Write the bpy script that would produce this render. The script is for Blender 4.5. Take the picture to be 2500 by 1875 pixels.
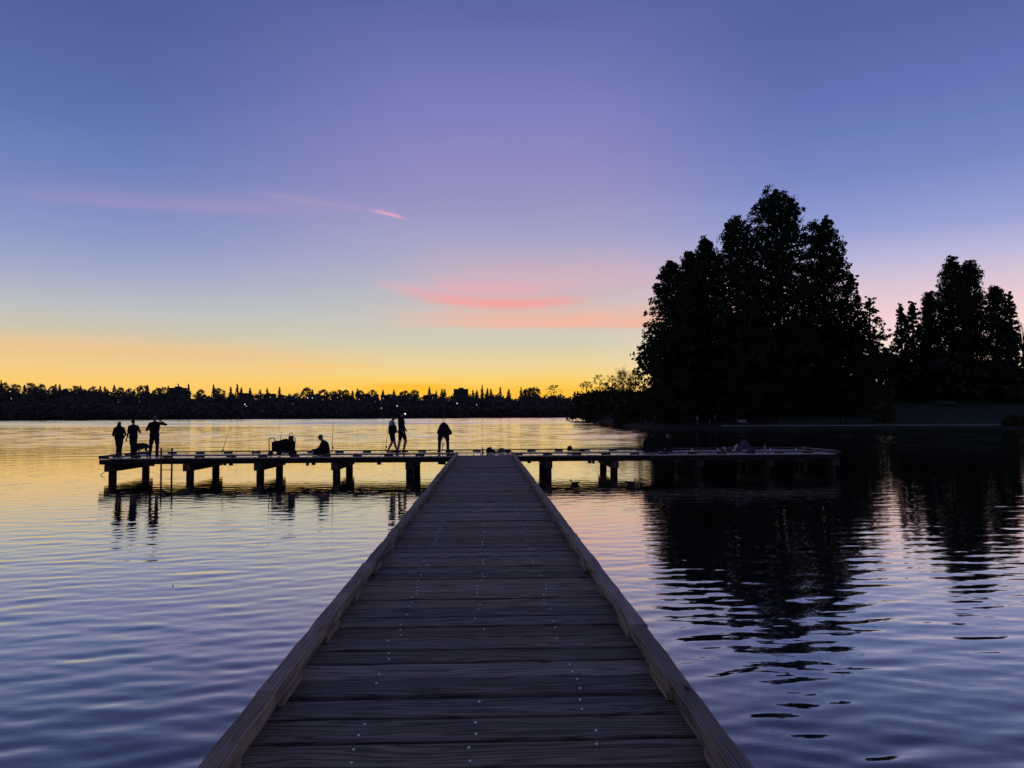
import bpy, bmesh, math, random
import numpy as np
from mathutils import Vector, Matrix
PI = math.pi
rad = math.radians
SC = bpy.context.scene
for o in list(bpy.data.objects):
    bpy.data.objects.remove(o, do_unlink=True)
COL = SC.collection

# ------------------------------------------------------------------ camera
F = 1880.0            # focal length in pixels of a 2500 x 1875 frame
YAW, PITCH, ROLL = rad(1.95), rad(2.35), rad(0.31)
EYE = 2.50            # metres above the lake
DECK = 0.85           # deck level above the lake
cd = bpy.data.cameras.new('camera')
cam = bpy.data.objects.new('camera', cd)
COL.objects.link(cam)
cd.sensor_fit = 'HORIZONTAL'
cd.sensor_width = 36.0
cd.lens = F / 2500 * 36.0
cd.clip_start = 0.05
cd.clip_end = 12000
CAMM = (Matrix.Rotation(-YAW, 4, 'Z') @ Matrix.Rotation(PI / 2 + PITCH, 4, 'X') @ Matrix.Rotation(-ROLL, 4, 'Z'))
cam.matrix_world = Matrix.Translation((0, 0, EYE)) @ CAMM
SC.camera = cam
CM3 = np.array(CAMM.to_3x3())


def at(px, py, Y):
    """point of the place at depth Y that shows at a position of the photograph"""
    d = CM3 @ np.array([(px - 1250) / F, (937.5 - py) / F, -1.0])
    k = Y / d[1]
    return Vector((d[0] * k, Y, EYE + d[2] * k))


def atz(px, py, z):
    d = CM3 @ np.array([(px - 1250) / F, (937.5 - py) / F, -1.0])
    k = (z - EYE) / d[2]
    return Vector((d[0] * k, d[1] * k, z))


# ------------------------------------------------------------------ sky
def lin(c):
    c = [v / 255.0 for v in c]
    return tuple([(v / 12.92 if v <= 0.04045 else ((v + 0.055) / 1.055) ** 2.4) for v in c] + [1.0])


W = bpy.data.worlds.new('World')
SC.world = W
W.use_nodes = True
wt = W.node_tree
wt.nodes.clear()


class NB:
    """small node builder"""
    def __init__(s, t):
        s.t = t

    def new(s, kind, **kw):
        n = s.t.nodes.new(kind)
        for k, v in kw.items():
            setattr(n, k, v)
        return n

    def set(s, sock, v):
        if isinstance(v, bpy.types.NodeSocket):
            s.t.links.new(v, sock)
        else:
            sock.default_value = v

    def m(s, op, a, b=None, c=None, clamp=False):
        n = s.new('ShaderNodeMath', operation=op, use_clamp=clamp)
        s.set(n.inputs[0], a)
        if b is not None:
            s.set(n.inputs[1], b)
        if c is not None:
            s.set(n.inputs[2], c)
        return n.outputs[0]

    def mix(s, f, a, b, mode='MIX'):
        n = s.new('ShaderNodeMix', data_type='RGBA', blend_type=mode)
        s.set(n.inputs[0], f)
        s.set(n.inputs[6], a)
        s.set(n.inputs[7], b)
        return n.outputs[2]

    def ramp(s, f, stops, interp='LINEAR'):
        n = s.new('ShaderNodeValToRGB')
        r = n.color_ramp
        r.interpolation = interp
        while len(r.elements) < len(stops):
            r.elements.new(0.5)
        for e, (p, c) in zip(r.elements, stops):
            e.position = p
            e.color = c if len(c) == 4 else (*c, 1)
        s.set(n.inputs[0], f)
        return n.outputs[0]

    def smooth(s, x, a, b):
        n = s.new('ShaderNodeMapRange', interpolation_type='SMOOTHSTEP')
        s.set(n.inputs[0], x)
        n.inputs[1].default_value = a
        n.inputs[2].default_value = b
        n.inputs[3].default_value = 0
        n.inputs[4].default_value = 1
        return n.outputs[0]

    def noise(s, vec, scale, detail=3, rough=0.5, dist=0.0, dim='3D'):
        n = s.new('ShaderNodeTexNoise', noise_dimensions=dim)
        s.set(n.inputs['Vector'], vec)
        n.inputs['Scale'].default_value = scale
        n.inputs['Detail'].default_value = detail
        n.inputs['Roughness'].default_value = rough
        n.inputs['Distortion'].default_value = dist
        return n

    def mapping(s, vec, scale=(1, 1, 1), loc=(0, 0, 0), rot=(0, 0, 0)):
        n = s.new('ShaderNodeMapping')
        s.set(n.inputs[0], vec)
        n.inputs['Location'].default_value = loc
        n.inputs['Rotation'].default_value = rot
        n.inputs['Scale'].default_value = scale
        return n.outputs[0]


def build_sky():
    b = NB(wt)
    out = b.new('ShaderNodeOutputWorld')
    bg = b.new('ShaderNodeBackground')
    tc = b.new('ShaderNodeTexCoord')
    nrm = b.new('ShaderNodeVectorMath', operation='NORMALIZE')
    wt.links.new(tc.outputs['Generated'], nrm.inputs[0])
    sep = b.new('ShaderNodeSeparateXYZ')
    wt.links.new(nrm.outputs[0], sep.inputs[0])
    x, y, z = sep.outputs
    e = b.m('MULTIPLY', b.m('ARCSINE', z), 180 / PI)
    az = b.m('MULTIPLY', b.m('ARCTAN2', x, y), 180 / PI)
    EM = 45.0
    # very soft unevenness of the dusk air so that the bands are not ruled
    v1 = b.mapping(nrm.outputs[0], (2.2, 2.2, 14))
    n1 = b.noise(v1, 1.6, 3, 0.5).outputs[0]
    ew = b.m('ADD', e, b.m('MULTIPLY', b.m('SUBTRACT', n1, 0.5), b.m('MULTIPLY', b.m('ADD', e, 1.5), 0.07)))
    f = b.m('DIVIDE', ew, EM, clamp=True)

    def R(st):
        return b.ramp(f, [(max(0.0, min(1, k / EM)), lin(c)) for k, c in st])
    left = R([(0, (252, 190, 78)), (2.3, (254, 205, 110)), (3.45, (243, 206, 140)), (4.6, (232, 199, 150)), (5.8, (207, 197, 176)),
              (7.3, (188, 191, 195)), (9.6, (163, 171, 201)), (11.8, (141, 153, 200)), (14.4, (126, 139, 192)), (16.4, (111, 130, 187)),
              (19, (97, 117, 178)), (22.6, (88, 104, 168)), (25.7, (80, 97, 158)), (33, (74, 91, 150)), (45, (76, 84, 138))])
    mid = R([(0, (255, 180, 50)), (1.9, (255, 198, 70)), (2.7, (252, 211, 114)), (3.8, (237, 212, 154)), (5.2, (214, 206, 178)), (7, (200, 199, 189)),
             (8.6, (190, 191, 195)), (10.8, (176, 175, 199)), (13.3, (164, 163, 200)), (16, (151, 147, 195)), (18.5, (141, 138, 192)),
             (21.5, (127, 130, 190)), (25.5, (110, 115, 178)), (29, (92, 101, 166)), (36, (84, 91, 150)), (45, (78, 85, 138))])
    right = R([(0, (255, 226, 180)), (3, (253, 228, 206)), (5.0, (251, 222, 212)), (6.8, (240, 206, 212)), (8.8, (216, 196, 214)), (10.4, (186, 184, 219)),
               (12.2, (156, 164, 213)), (14, (138, 150, 206)), (16, (122, 137, 196)), (18.6, (108, 125, 189)), (22, (97, 111, 177)),
               (25, (87, 102, 166)), (33, (76, 92, 152)), (45, (76, 84, 138))])
    anti = R([(0, (96, 94, 120)), (3, (114, 104, 132)), (8, (142, 122, 148)), (14, (128, 121, 156)), (22, (102, 106, 152)), (32, (86, 94, 146)), (45, (76, 84, 138))])
    wl = b.smooth(b.m('MULTIPLY', az, -1), 2, 27)
    wr = b.smooth(az, 6, 24)
    col = b.mix(wl, mid, left)
    col = b.mix(wr, col, right)
    col = b.mix(b.smooth(b.m('ABSOLUTE', az), 38, 125), col, anti)

    wobn = b.m('SUBTRACT', b.noise(b.mapping(nrm.outputs[0], (6, 6, 60)), 2.2, 3, 0.6).outputs[0], 0.5)
    texn = b.m('ADD', 0.62, b.m('MULTIPLY', b.noise(b.mapping(nrm.outputs[0], (14, 14, 90)), 2.0, 2, 0.55).outputs[0], 0.7))

    # cirrus streaks, each an arc across the sky: e0 + s*(az-a0) + k*(az-a0)^2
    def streak(col, a0, e0, s, k, wa, up, dn, color, amount, seed, wob=0.35, fine=1.0):
        da = b.m('SUBTRACT', az, a0)
        ec = b.m('ADD', e0, b.m('ADD', b.m('MULTIPLY', da, s), b.m('MULTIPLY', b.m('MULTIPLY', da, da), k)))
        d = b.m('SUBTRACT', b.m('ADD', e, b.m('MULTIPLY', wobn, wob)), ec)
        gu = b.m('DIVIDE', b.m('MAXIMUM', d, 0), up)
        gd = b.m('DIVIDE', b.m('MINIMUM', d, 0), dn)
        g = b.m('ADD', b.m('POWER', gu, 2.0), b.m('MULTIPLY', gd, gd))
        ga = b.m('POWER', b.m('ABSOLUTE', b.m('DIVIDE', da, wa)), 4.0)
        w = b.m('EXPONENT', b.m('MULTIPLY', b.m('ADD', g, ga), -1.0))
        w = b.m('MULTIPLY', w, texn)
        w = b.m('MULTIPLY', w, amount, clamp=True)
        return b.mix(w, col, lin(color))
    col = streak(col, 5.0, 9.9, 0.0, 0.0, 10, 1.9, 1.2, (228, 176, 188), 0.55, 1.3, 0.6)
    col = streak(col, 8.5, 6.7, -0.012, 0.0, 14, 1.35, 0.32, (247, 182, 160), 0.85, 4.1, 0.5)
    col = streak(col, 1.2, 8.25, -0.022, 0.010, 6.0, 0.50, 0.32, (251, 158, 154), 0.78, 2.2, 0.28)
    col = streak(col, 0.6, 9.35, -0.02, 0.01, 4.2, 0.5, 0.45, (242, 170, 178), 0.52, 7.7, 0.5)
    col = streak(col, -4.5, 9.1, -0.16, 0.0, 3.4, 0.35, 0.3, (240, 172, 180), 0.45, 5.5, 0.3)
    col = streak(col, -7.2, 14.68, -0.20, -0.02, 1.1, 0.13, 0.10, (244, 172, 192), 0.8, 9.2, 0.12)
    col = streak(col, -11.5, 15.2, -0.077, 0.0, 4.6, 0.26, 0.34, (178, 156, 200), 0.4, 6.2, 0.25)
    col = streak(col, -21.0, 14.25, 0.05, 0.0, 9.5, 0.8, 0.35, (170, 150, 196), 0.42, 8.4, 0.4)
    col = streak(col, -22.0, 4.35, -0.02, 0.0, 11, 0.5, 0.9, (240, 194, 138), 0.42, 3.3, 0.5)
    col = streak(col, -12.0, 3.62, 0.0, 0.0, 4.5, 0.12, 0.15, (254, 196, 112), 0.6, 2.9, 0.12)
    col = streak(col, -5.4, 2.15, 0.0, 0.0, 3.2, 0.28, 0.5, (255, 186, 34), 0.7, 6.9, 0.2)
    # below the horizon (never seen, it only fills in under the bank): dark air
    col = b.mix(b.smooth(b.m('MULTIPLY', e, -1), 0.5, 6), col, (0.02, 0.02, 0.03, 1))
    wt.links.new(col, bg.inputs[0])
    bg.inputs[1].default_value = 1.0
    wt.links.new(bg.outputs[0], out.inputs[0])


build_sky()
W.cycles.sampling_method = 'MANUAL'
W.cycles.sample_map_resolution = 1024
SC.render.engine = 'CYCLES'
SC.view_settings.view_transform = 'Standard'
SC.view_settings.look = 'None'
SC.view_settings.exposure = 0.0
SC.view_settings.gamma = 1.0
SC.view_settings.use_curve_mapping = False
SC.cycles.max_bounces = 4
SC.cycles.glossy_bounces = 3
SC.cycles.diffuse_bounces = 1
SC.cycles.caustics_reflective = False
SC.cycles.caustics_refractive = False
SC.render.resolution_x = 1024
SC.render.resolution_y = 768


# ------------------------------------------------------------------ helpers
def tag(o, label=None, cat=None, group=None, kind=None):
    if label:
        o['label'] = label
    if cat:
        o['category'] = cat
    if group:
        o['group'] = group
    if kind:
        o['kind'] = kind
    return o


def empty(name, loc=(0, 0, 0), rz=0.0):
    o = bpy.data.objects.new(name, None)
    COL.objects.link(o)
    o.location = loc
    o.rotation_euler = (0, 0, rz)
    o.empty_display_size = 0.1
    return o


def link(name, me, parent=None, loc=(0, 0, 0), rot=(0, 0, 0)):
    o = bpy.data.objects.new(name, me)
    COL.objects.link(o)
    if parent:
        o.parent = parent
    o.location = loc
    o.rotation_euler = rot
    return o


def mesh_np(name, V, Fc, mats, smooth=False, mi=None):
    V = np.asarray(V, dtype=np.float32)
    Fc = np.asarray(Fc, dtype=np.int32)
    me = bpy.data.meshes.new(name)
    me.vertices.add(len(V))
    me.vertices.foreach_set('co', V.ravel())
    n, k = Fc.shape
    me.loops.add(n * k)
    me.loops.foreach_set('vertex_index', Fc.ravel())
    me.polygons.add(n)
    me.polygons.foreach_set('loop_start', np.arange(0, n * k, k, dtype=np.int32))
    me.polygons.foreach_set('loop_total', np.full(n, k, dtype=np.int32))
    if smooth:
        me.polygons.foreach_set('use_smooth', np.ones(n, dtype=bool))
    for m in (mats if isinstance(mats, (list, tuple)) else [mats]):
        me.materials.append(m)
    if mi is not None:
        me.polygons.foreach_set('material_index', np.asarray(mi, dtype=np.int32))
    me.update()
    me.validate()
    return me


class MB:
    """collects simple solids for one mesh"""
    def __init__(s):
        s.v = []
        s.f = []

    def box(s, x0, x1, y0, y1, z0, z1):
        n = len(s.v)
        s.v += [(x0, y0, z0), (x1, y0, z0), (x1, y1, z0), (x0, y1, z0), (x0, y0, z1), (x1, y0, z1), (x1, y1, z1), (x0, y1, z1)]
        s.f += [tuple(n + i for i in q) for q in ((0, 3, 2, 1), (4, 5, 6, 7), (0, 1, 5, 4), (1, 2, 6, 5), (2, 3, 7, 6), (3, 0, 4, 7))]
        return s

    def tube(s, pts, radii, n=8, caps=True):
        pts = [Vector(p) for p in pts]
        if not isinstance(radii, (list, tuple)):
            radii = [radii] * len(pts)
        base = len(s.v)
        up = None
        for i, p in enumerate(pts):
            d = (pts[min(i + 1, len(pts) - 1)] - pts[max(i - 1, 0)]).normalized()
            if up is None:
                up = Vector((1, 0, 0)) if abs(d.x) < 0.8 else Vector((0, 1, 0))
            a = (up - d * up.dot(d)).normalized()
            up = a
            c = d.cross(a)
            for k in range(n):
                t = 2 * PI * k / n
                s.v.append(tuple(p + (a * math.cos(t) + c * math.sin(t)) * radii[i]))
        for i in range(len(pts) - 1):
            for k in range(n):
                q = base + i * n
                s.f.append((q + k, q + (k + 1) % n, q + n + (k + 1) % n, q + n + k))
        if caps:
            s.f.append(tuple(base + k for k in reversed(range(n))))
            q = base + (len(pts) - 1) * n
            s.f.append(tuple(q + k for k in range(n)))
        return s

    def lathe(s, prof, n=16, c=(0, 0, 0)):
        base = len(s.v)
        for r, z in prof:
            for k in range(n):
                t = 2 * PI * k / n
                s.v.append((c[0] + r * math.cos(t), c[1] + r * math.sin(t), c[2] + z))
        for i in range(len(prof) - 1):
            for k in range(n):
                q = base + i * n
                s.f.append((q + k, q + (k + 1) % n, q + n + (k + 1) % n, q + n + k))
        s.f.append(tuple(base + k for k in reversed(range(n))))
        q = base + (len(prof) - 1) * n
        s.f.append(tuple(q + k for k in range(n)))
        return s

    def mesh(s, name, mat, smooth=False, bevel=0.0):
        me = bpy.data.meshes.new(name)
        me.from_pydata(s.v, [], s.f)
        if bevel:
            bm = bmesh.new()
            bm.from_mesh(me)
            bmesh.ops.bevel(bm, geom=list(bm.edges), offset=bevel, segments=1, affect='EDGES', profile=0.5)
            bm.to_mesh(me)
            bm.free()
        me.materials.append(mat)
        if smooth:
            for p in me.polygons:
                p.use_smooth = True
        me.update()
        return me

    def build(s, name, mat, parent=None, loc=(0, 0, 0), rot=(0, 0, 0), smooth=False, bevel=0.0):
        return link(name, s.mesh(name, mat, smooth, bevel), parent, loc, rot)


# ------------------------------------------------------------------ materials
def mat(name, col=(0.1, 0.1, 0.1), rough=0.8, spec=0.3, metal=0.0):
    m = bpy.data.materials.new(name)
    m.use_nodes = True
    p = m.node_tree.nodes['Principled BSDF']
    p.inputs['Base Color'].default_value = (*col, 1)
    p.inputs['Roughness'].default_value = rough
    p.inputs['Specular IOR Level'].default_value = spec
    p.inputs['Metallic'].default_value = metal
    return m


def varied(name, ca, cb, scale=8.0, rough=0.85, spec=0.2, bump=0.2, stretch=(1, 1, 1), rnd=0.0):
    """colour wandering between two tones, fine relief, optional per-object shift"""
    m = mat(name, ca, rough, spec)
    b = NB(m.node_tree)
    p = m.node_tree.nodes['Principled BSDF']
    tc = b.new('ShaderNodeTexCoord')
    v = b.mapping(tc.outputs['Object'], stretch)
    n = b.noise(v, scale, 5, 0.6)
    c = b.ramp(n.outputs[0], [(0.3, ca), (0.7, cb)])
    if rnd:
        oi = b.new('ShaderNodeObjectInfo')
        hs = b.new('ShaderNodeHueSaturation')
        m.node_tree.links.new(c, hs.inputs['Color'])
        b.set(hs.inputs['Value'], b.m('ADD', 1 - rnd, b.m('MULTIPLY', oi.outputs['Random'], 2 * rnd)))
        c = hs.outputs[0]
    b.set(p.inputs['Base Color'], c)
    if bump:
        bp = b.new('ShaderNodeBump')
        bp.inputs['Strength'].default_value = bump
        bp.inputs['Distance'].default_value = 0.02
        b.set(bp.inputs['Height'], n.outputs[0])
        b.set(p.inputs['Normal'], bp.outputs[0])
    return m


def wood(name, dark, light, axis='X', rough=0.62, spec=0.35, vary=0.3, contrast=1.0, relief=0.55, knots=1.0, finer=1.0, blotch=0.5):
    """weathered softwood: growth rings drawn out along the board, knots, checks"""
    m = mat(name, dark, rough, spec)
    t = m.node_tree
    b = NB(t)
    p = t.nodes['Principled BSDF']
    tc = b.new('ShaderNodeTexCoord')
    oi = b.new('ShaderNodeObjectInfo')
    rnd = oi.outputs['Random']
    off = b.new('ShaderNodeCombineXYZ')
    b.set(off.inputs[0], b.m('MULTIPLY', rnd, 37.0))
    b.set(off.inputs[1], b.m('MULTIPLY', rnd, 91.0))
    b.set(off.inputs[2], b.m('MULTIPLY', rnd, 17.0))
    va = b.new('ShaderNodeVectorMath', operation='ADD')
    t.links.new(tc.outputs['Object'], va.inputs[0])
    t.links.new(off.outputs[0], va.inputs[1])
    rot = (0, 0, PI / 2) if axis == 'Y' else (0, 0, 0)
    v = b.mapping(va.outputs[0], (1, 1, 1), (0, 0, 0), rot)
    # rings: distance field stretched along the board, warped round knots
    vw = b.mapping(v, (0.9 / finer, 6.0, 6.0))
    warp = b.noise(vw, 1.0, 3, 0.5)
    vk = b.new('ShaderNodeTexVoronoi', feature='F1')
    t.links.new(b.mapping(v, (1.0, 3.4, 1.0)), vk.inputs['Vector'])
    vk.inputs['Scale'].default_value = 1.15
    kd = vk.outputs['Distance']
    knot = b.m('SUBTRACT', 1.0, b.smooth(kd, 0.03, 0.075))
    swirl = b.m('DIVIDE', 0.09, b.m('ADD', kd, 0.07))
    ph = b.m('ADD', b.m('MULTIPLY', warp.outputs[0], 10.0), b.m('MULTIPLY', swirl, 5.0 * knots))
    sy = b.new('ShaderNodeSeparateXYZ')
    t.links.new(v, sy.inputs[0])
    ph = b.m('ADD', ph, b.m('MULTIPLY', sy.outputs[1], 14.0 * finer * finer))
    ring = b.m('POWER', b.m('ABSOLUTE', b.m('SINE', b.m('MULTIPLY', ph, 2.4))), 1.6)
    fine = b.noise(b.mapping(v, (3.0, 130.0, 60.0)), 1.0, 3, 0.6).outputs[0]
    blot = b.noise(b.mapping(v, (1.4, 4.0, 4.0)), 1.3, 4, 0.6).outputs[0]
    g = b.m('ADD', b.m('MULTIPLY', ring, 0.42 * contrast), b.m('ADD', b.m('MULTIPLY', fine, 0.40), b.m('ADD', b.m('MULTIPLY', blot, blotch), (0.5 - blotch) * 0.5)))
    g = b.m('SUBTRACT', g, b.m('MULTIPLY', knot, 0.85 * knots))
    c = b.ramp(g, [(0.25, dark), (0.92, light)])
    hs = b.new('ShaderNodeHueSaturation')
    t.links.new(c, hs.inputs['Color'])
    r2 = b.m('FRACT', b.m('MULTIPLY', rnd, 7.31))
    b.set(hs.inputs['Value'], b.m('ADD', 1 - vary, b.m('MULTIPLY', r2, 2 * vary)))
    b.set(hs.inputs['Saturation'], b.m('ADD', 0.6, b.m('MULTIPLY', rnd, 0.45)))
    b.set(p.inputs['Base Color'], hs.outputs[0])
    b.set(p.inputs['Roughness'], b.m('SUBTRACT', rough + 0.14, b.m('MULTIPLY', g, 0.2)))
    bp = b.new('ShaderNodeBump')
    bp.inputs['Strength'].default_value = relief
    bp.inputs['Distance'].default_value = 0.006
    b.set(bp.inputs['Height'], g)
    b.set(p.inputs['Normal'], bp.outputs[0])
    return m


M = {}
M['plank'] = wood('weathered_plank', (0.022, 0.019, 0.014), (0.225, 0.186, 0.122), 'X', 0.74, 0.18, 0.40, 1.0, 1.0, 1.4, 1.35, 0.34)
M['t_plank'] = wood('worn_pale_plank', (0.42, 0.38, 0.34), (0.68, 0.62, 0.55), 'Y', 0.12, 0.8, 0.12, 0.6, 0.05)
M['rail'] = wood('weathered_rail', (0.045, 0.036, 0.026), (0.36, 0.282, 0.19), 'Y', 0.8, 0.15, 0.22, 0.8, 1.0, 0.6, 2.4, 0.8)
M['rail_x'] = wood('weathered_rail_across', (0.025, 0.021, 0.018), (0.09, 0.076, 0.06), 'X', 0.65, 0.3, 0.15)
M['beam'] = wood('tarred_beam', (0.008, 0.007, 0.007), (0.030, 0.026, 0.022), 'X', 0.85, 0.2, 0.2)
M['cap'] = wood('cap_timber', (0.02, 0.017, 0.014), (0.09, 0.074, 0.055), 'Y', 0.8, 0.2, 0.2)
M['pile'] = varied('creosoted_pile', (0.012, 0.011, 0.010), (0.05, 0.044, 0.038), 3, 0.8, 0.2, 0.5, (3, 3, 0.6))
M['steel'] = mat('galvanised_steel', (0.92, 0.91, 0.88), 0.4, 0.8, 0.1)
M['dark_steel'] = mat('dark_painted_steel', (0.02, 0.012, 0.012), 0.45, 0.4)
M['black'] = mat('black_plastic', (0.012, 0.012, 0.014), 0.5, 0.4)
M['rubber'] = mat('rubber', (0.012, 0.012, 0.012), 0.9, 0.2)


def water_material():
    m = mat('lake_water', (0.022, 0.021, 0.024), 0.03, 0.5)
    t = m.node_tree
    b = NB(t)
    p = t.nodes['Principled BSDF']
    p.inputs['IOR'].default_value = 3.7
    p.inputs['Specular Tint'].default_value = (1.0, 0.965, 0.88, 1)
    p.inputs['Roughness'].default_value = 0.035
    geo = b.new('ShaderNodeNewGeometry')
    pos = geo.outputs['Position']
    sp = b.new('ShaderNodeSeparateXYZ')
    t.links.new(pos, sp.inputs[0])
    # wind-ruffled far reach of the lake, smoother in the lee of the pier and the tree bank
    far = b.smooth(sp.outputs[1], 25, 100)
    wind = b.smooth(b.m('ADD', sp.outputs[1], b.m('MULTIPLY', sp.outputs[0], -0.08)), 205, 245)
    h1 = b.noise(b.mapping(pos, (1.6, 4.2, 1)), 1.0, 2, 0.5).outputs[0]
    h2 = b.noise(b.mapping(pos, (0.55, 1.5, 1), (3, 7, 0), (0, 0, rad(12))), 1.0, 2, 0.5).outputs[0]
    h3 = b.noise(b.mapping(pos, (0.22, 0.7, 1), (9, 2, 0), (0, 0, rad(-9))), 1.0, 2, 0.5).outputs[0]
    h4 = b.noise(b.mapping(pos, (0.8, 0.2, 1), (5, 2, 0)), 1.0, 3, 0.6).outputs[0]
    patch = b.noise(b.mapping(pos, (0.02, 0.05, 1)), 1.0, 2, 0.5).outputs[0]
    near = b.m('MULTIPLY', h1, 0.005)
    fh = b.m('ADD', b.m('MULTIPLY', h1, 0.008), b.m('ADD', b.m('MULTIPLY', h2, 0.022), b.m('ADD', b.m('MULTIPLY', h3, 0.03), b.m('MULTIPLY', h4, 0.05))))
    fh = b.m('MULTIPLY', fh, b.m('ADD', 0.75, b.m('MULTIPLY', patch, 0.5)))
    fh = b.m('MULTIPLY', fh, b.m('SUBTRACT', 1.0, b.m('MULTIPLY', wind, 0.75)))
    h = b.m('ADD', near, b.m('MULTIPLY', fh, far))
    bp = b.new('ShaderNodeBump')
    bp.inputs['Strength'].default_value = 1.0
    bp.inputs['Distance'].default_value = 1.0
    b.set(bp.inputs['Height'], h)
    # surface mirror over dim, murky water; the mirror weakens steeply as the view gets steeper
    lw = b.new('ShaderNodeLayerWeight')
    lw.inputs['Blend'].default_value = 0.5
    fr = b.ramp(lw.outputs['Facing'], [(0.0, (0.04,) * 3), (0.5, (0.14,) * 3), (0.60, (0.25,) * 3), (0.68, (0.46,) * 3), (0.75, (0.67,) * 3), (0.85, (0.83,) * 3), (1.0, (0.98,) * 3)])
    gl = b.new('ShaderNodeBsdfGlossy')
    gl.inputs['Color'].default_value = (1.0, 0.945, 0.83, 1)
    gl.inputs['Roughness'].default_value = 0.03
    b.set(gl.inputs['Normal'], bp.outputs[0])
    df = b.new('ShaderNodeBsdfDiffuse')
    df.inputs['Color'].default_value = (0.022, 0.021, 0.024, 1)
    mx = b.new('ShaderNodeMixShader')
    b.set(mx.inputs[0], fr)
    t.links.new(df.outputs[0], mx.inputs[1])
    t.links.new(gl.outputs[0], mx.inputs[2])
    t.links.new(mx.outputs[0], t.nodes['Material Output'].inputs['Surface'])
    return m


# ------------------------------------------------------------------ the lake
def graded(lo, hi, s0, g):
    out = [0.0]
    while out[-1] < hi:
        out.append(out[-1] + s0 + g * out[-1])
    pos = np.array(out)
    return pos


def build_lake():
    ys = graded(0, 150, 0.032, 0.004)
    ysp = np.diff(ys, append=ys[-1] * 2 - ys[-2])
    ys = ys + 1.0
    back = -np.array([0.4, 1, 2, 4, 8, 20, 60, 200, 900])[::-1] + 1.0
    Y = np.concatenate([back, ys])
    SY = np.concatenate([np.full(len(back), 5.0), ysp])
    xs = graded(0, 95, 0.075, 0.0075)
    xsp = np.diff(xs, append=xs[-1] * 2 - xs[-2])
    fx = np.array([110, 140, 200, 400, 900, 2000, 5000])
    X = np.concatenate([-fx[::-1], -xs[:0:-1], xs, fx])
    SX = np.concatenate([np.full(len(fx), 99.0), xsp[:0:-1], xsp, np.full(len(fx), 99.0)])
    gx, gy = np.meshgrid(X, Y)
    sx, sy = np.meshgrid(SX, SY)
    Z = np.zeros_like(gx)
    rng = np.random.default_rng(5)
    N = 100
    for i in range(N):
        lam = 0.12 * (0.95 / 0.12) ** (rng.random())
        th = PI / 2 + rng.normal(0.0, 0.42) + (0.10 if i % 2 else -0.06)
        k = 2 * PI / lam
        kx, ky = k * math.cos(th), k * math.sin(th)
        slope = 0.031 * math.sqrt(2.0 / N) * (1.3 if 0.2 < lam < 0.55 else 0.75)
        a = slope / k
        lx = 2 * PI / max(abs(kx), 1e-3)
        ly = 2 * PI / max(abs(ky), 1e-3)
        wt_ = np.clip((np.minimum(lx / sx, ly / sy) - 2.4) / 2.0, 0, 1)
        ph = rng.random() * 2 * PI
        Z += a * wt_ * np.sin(kx * gx + ky * gy + ph)
    # gusts: rougher and calmer patches
    g = 0.86 + 0.30 * np.sin(gx * 0.11 + 1.2 + 0.7 * np.sin(gy * 0.09)) * np.sin(gy * 0.17 + 0.6 * np.sin(gx * 0.13) + 0.4)
    Z *= g
    lo = np.clip((gy - 40) / 50, 0, 1)
    for i in range(26):
        lam = rng.uniform(1.9, 4.6)
        th = PI / 2 + rng.normal(0, 0.30)
        k = 2 * PI / lam
        kx, ky = k * math.cos(th), k * math.sin(th)
        ok = np.clip((np.minimum(2 * PI / max(abs(kx), 1e-3) / sx, 2 * PI / abs(ky) / sy) - 2.2) / 1.5, 0, 1)
        Z += lo * ok * 0.033 * math.sqrt(2 / 26) / k * np.sin(kx * gx + ky * gy + rng.random() * 7)
    Z[-1] = 0
    P, Q, n0 = [], [], 0

    def patch(gx, gy, Z):
        nonlocal n0
        ny, nx = gx.shape
        idx = np.arange(ny * nx).reshape(ny, nx) + n0
        P.append(np.stack([gx, gy, Z], -1).reshape(-1, 3))
        Q.append(np.stack([idx[:-1, :-1], idx[:-1, 1:], idx[1:, 1:], idx[1:, :-1]], -1).reshape(-1, 4))
        n0 += ny * nx
    patch(gx, gy, Z)
    # the open reach beyond, ruffled by the breeze
    yf = np.concatenate([[Y[-1]], np.arange(Y[-1] + 2, 860, 1.25), [900, 1400, 2500, 5000]])
    xf = np.concatenate([[-5000, -2500, -1400], np.arange(-900, 901, 12.0), [1400, 2500, 5000]])
    gx, gy = np.meshgrid(xf, yf)
    Z = np.zeros_like(gx)
    for i in range(26):
        lam = rng.uniform(4.5, 9.5)
        th = PI / 2 + rng.normal(0, 0.05)
        k = 2 * PI / lam
        Z += 0.088 * math.sqrt(2 / 26) / k * np.sin(k * math.cos(th) * gx + k * math.sin(th) * gy + rng.random() * 7)
    edge = (0.36 + 0.64 * np.clip((gy - 0.08 * gx * (gx > 0) - 205) / 40, 0, 1)) * (gy < 860)
    edge[0] = 0
    Z *= edge
    patch(gx, gy, Z)
    o = link('lake_water', mesh_np('lake_water', np.concatenate(P), np.concatenate(Q), water_material(), True))
    tag(o, kind='structure')


build_lake()

# ------------------------------------------------------------------ shores
M['soil'] = varied('wooded_soil', (0.010, 0.011, 0.009), (0.03, 0.03, 0.022), 0.3, 1, 0.1, 0)
M['grass'] = varied('mown_grass', (0.018, 0.032, 0.018), (0.034, 0.055, 0.030), 0.8, 1, 0.1, 0.4)
M['concrete'] = varied('path_concrete', (0.14, 0.135, 0.135), (0.26, 0.25, 0.245), 0.15, 0.85, 0.3, 0.1)
M['bark'] = varied('bark', (0.018, 0.014, 0.011), (0.05, 0.042, 0.034), 3, 0.95, 0.1, 0.5, (3, 3, 0.5))


def leaf_mat(name, a, b_):
    m = varied(name, a, b_, 0.5, 0.9, 0.05, 0.0)
    return m


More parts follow.
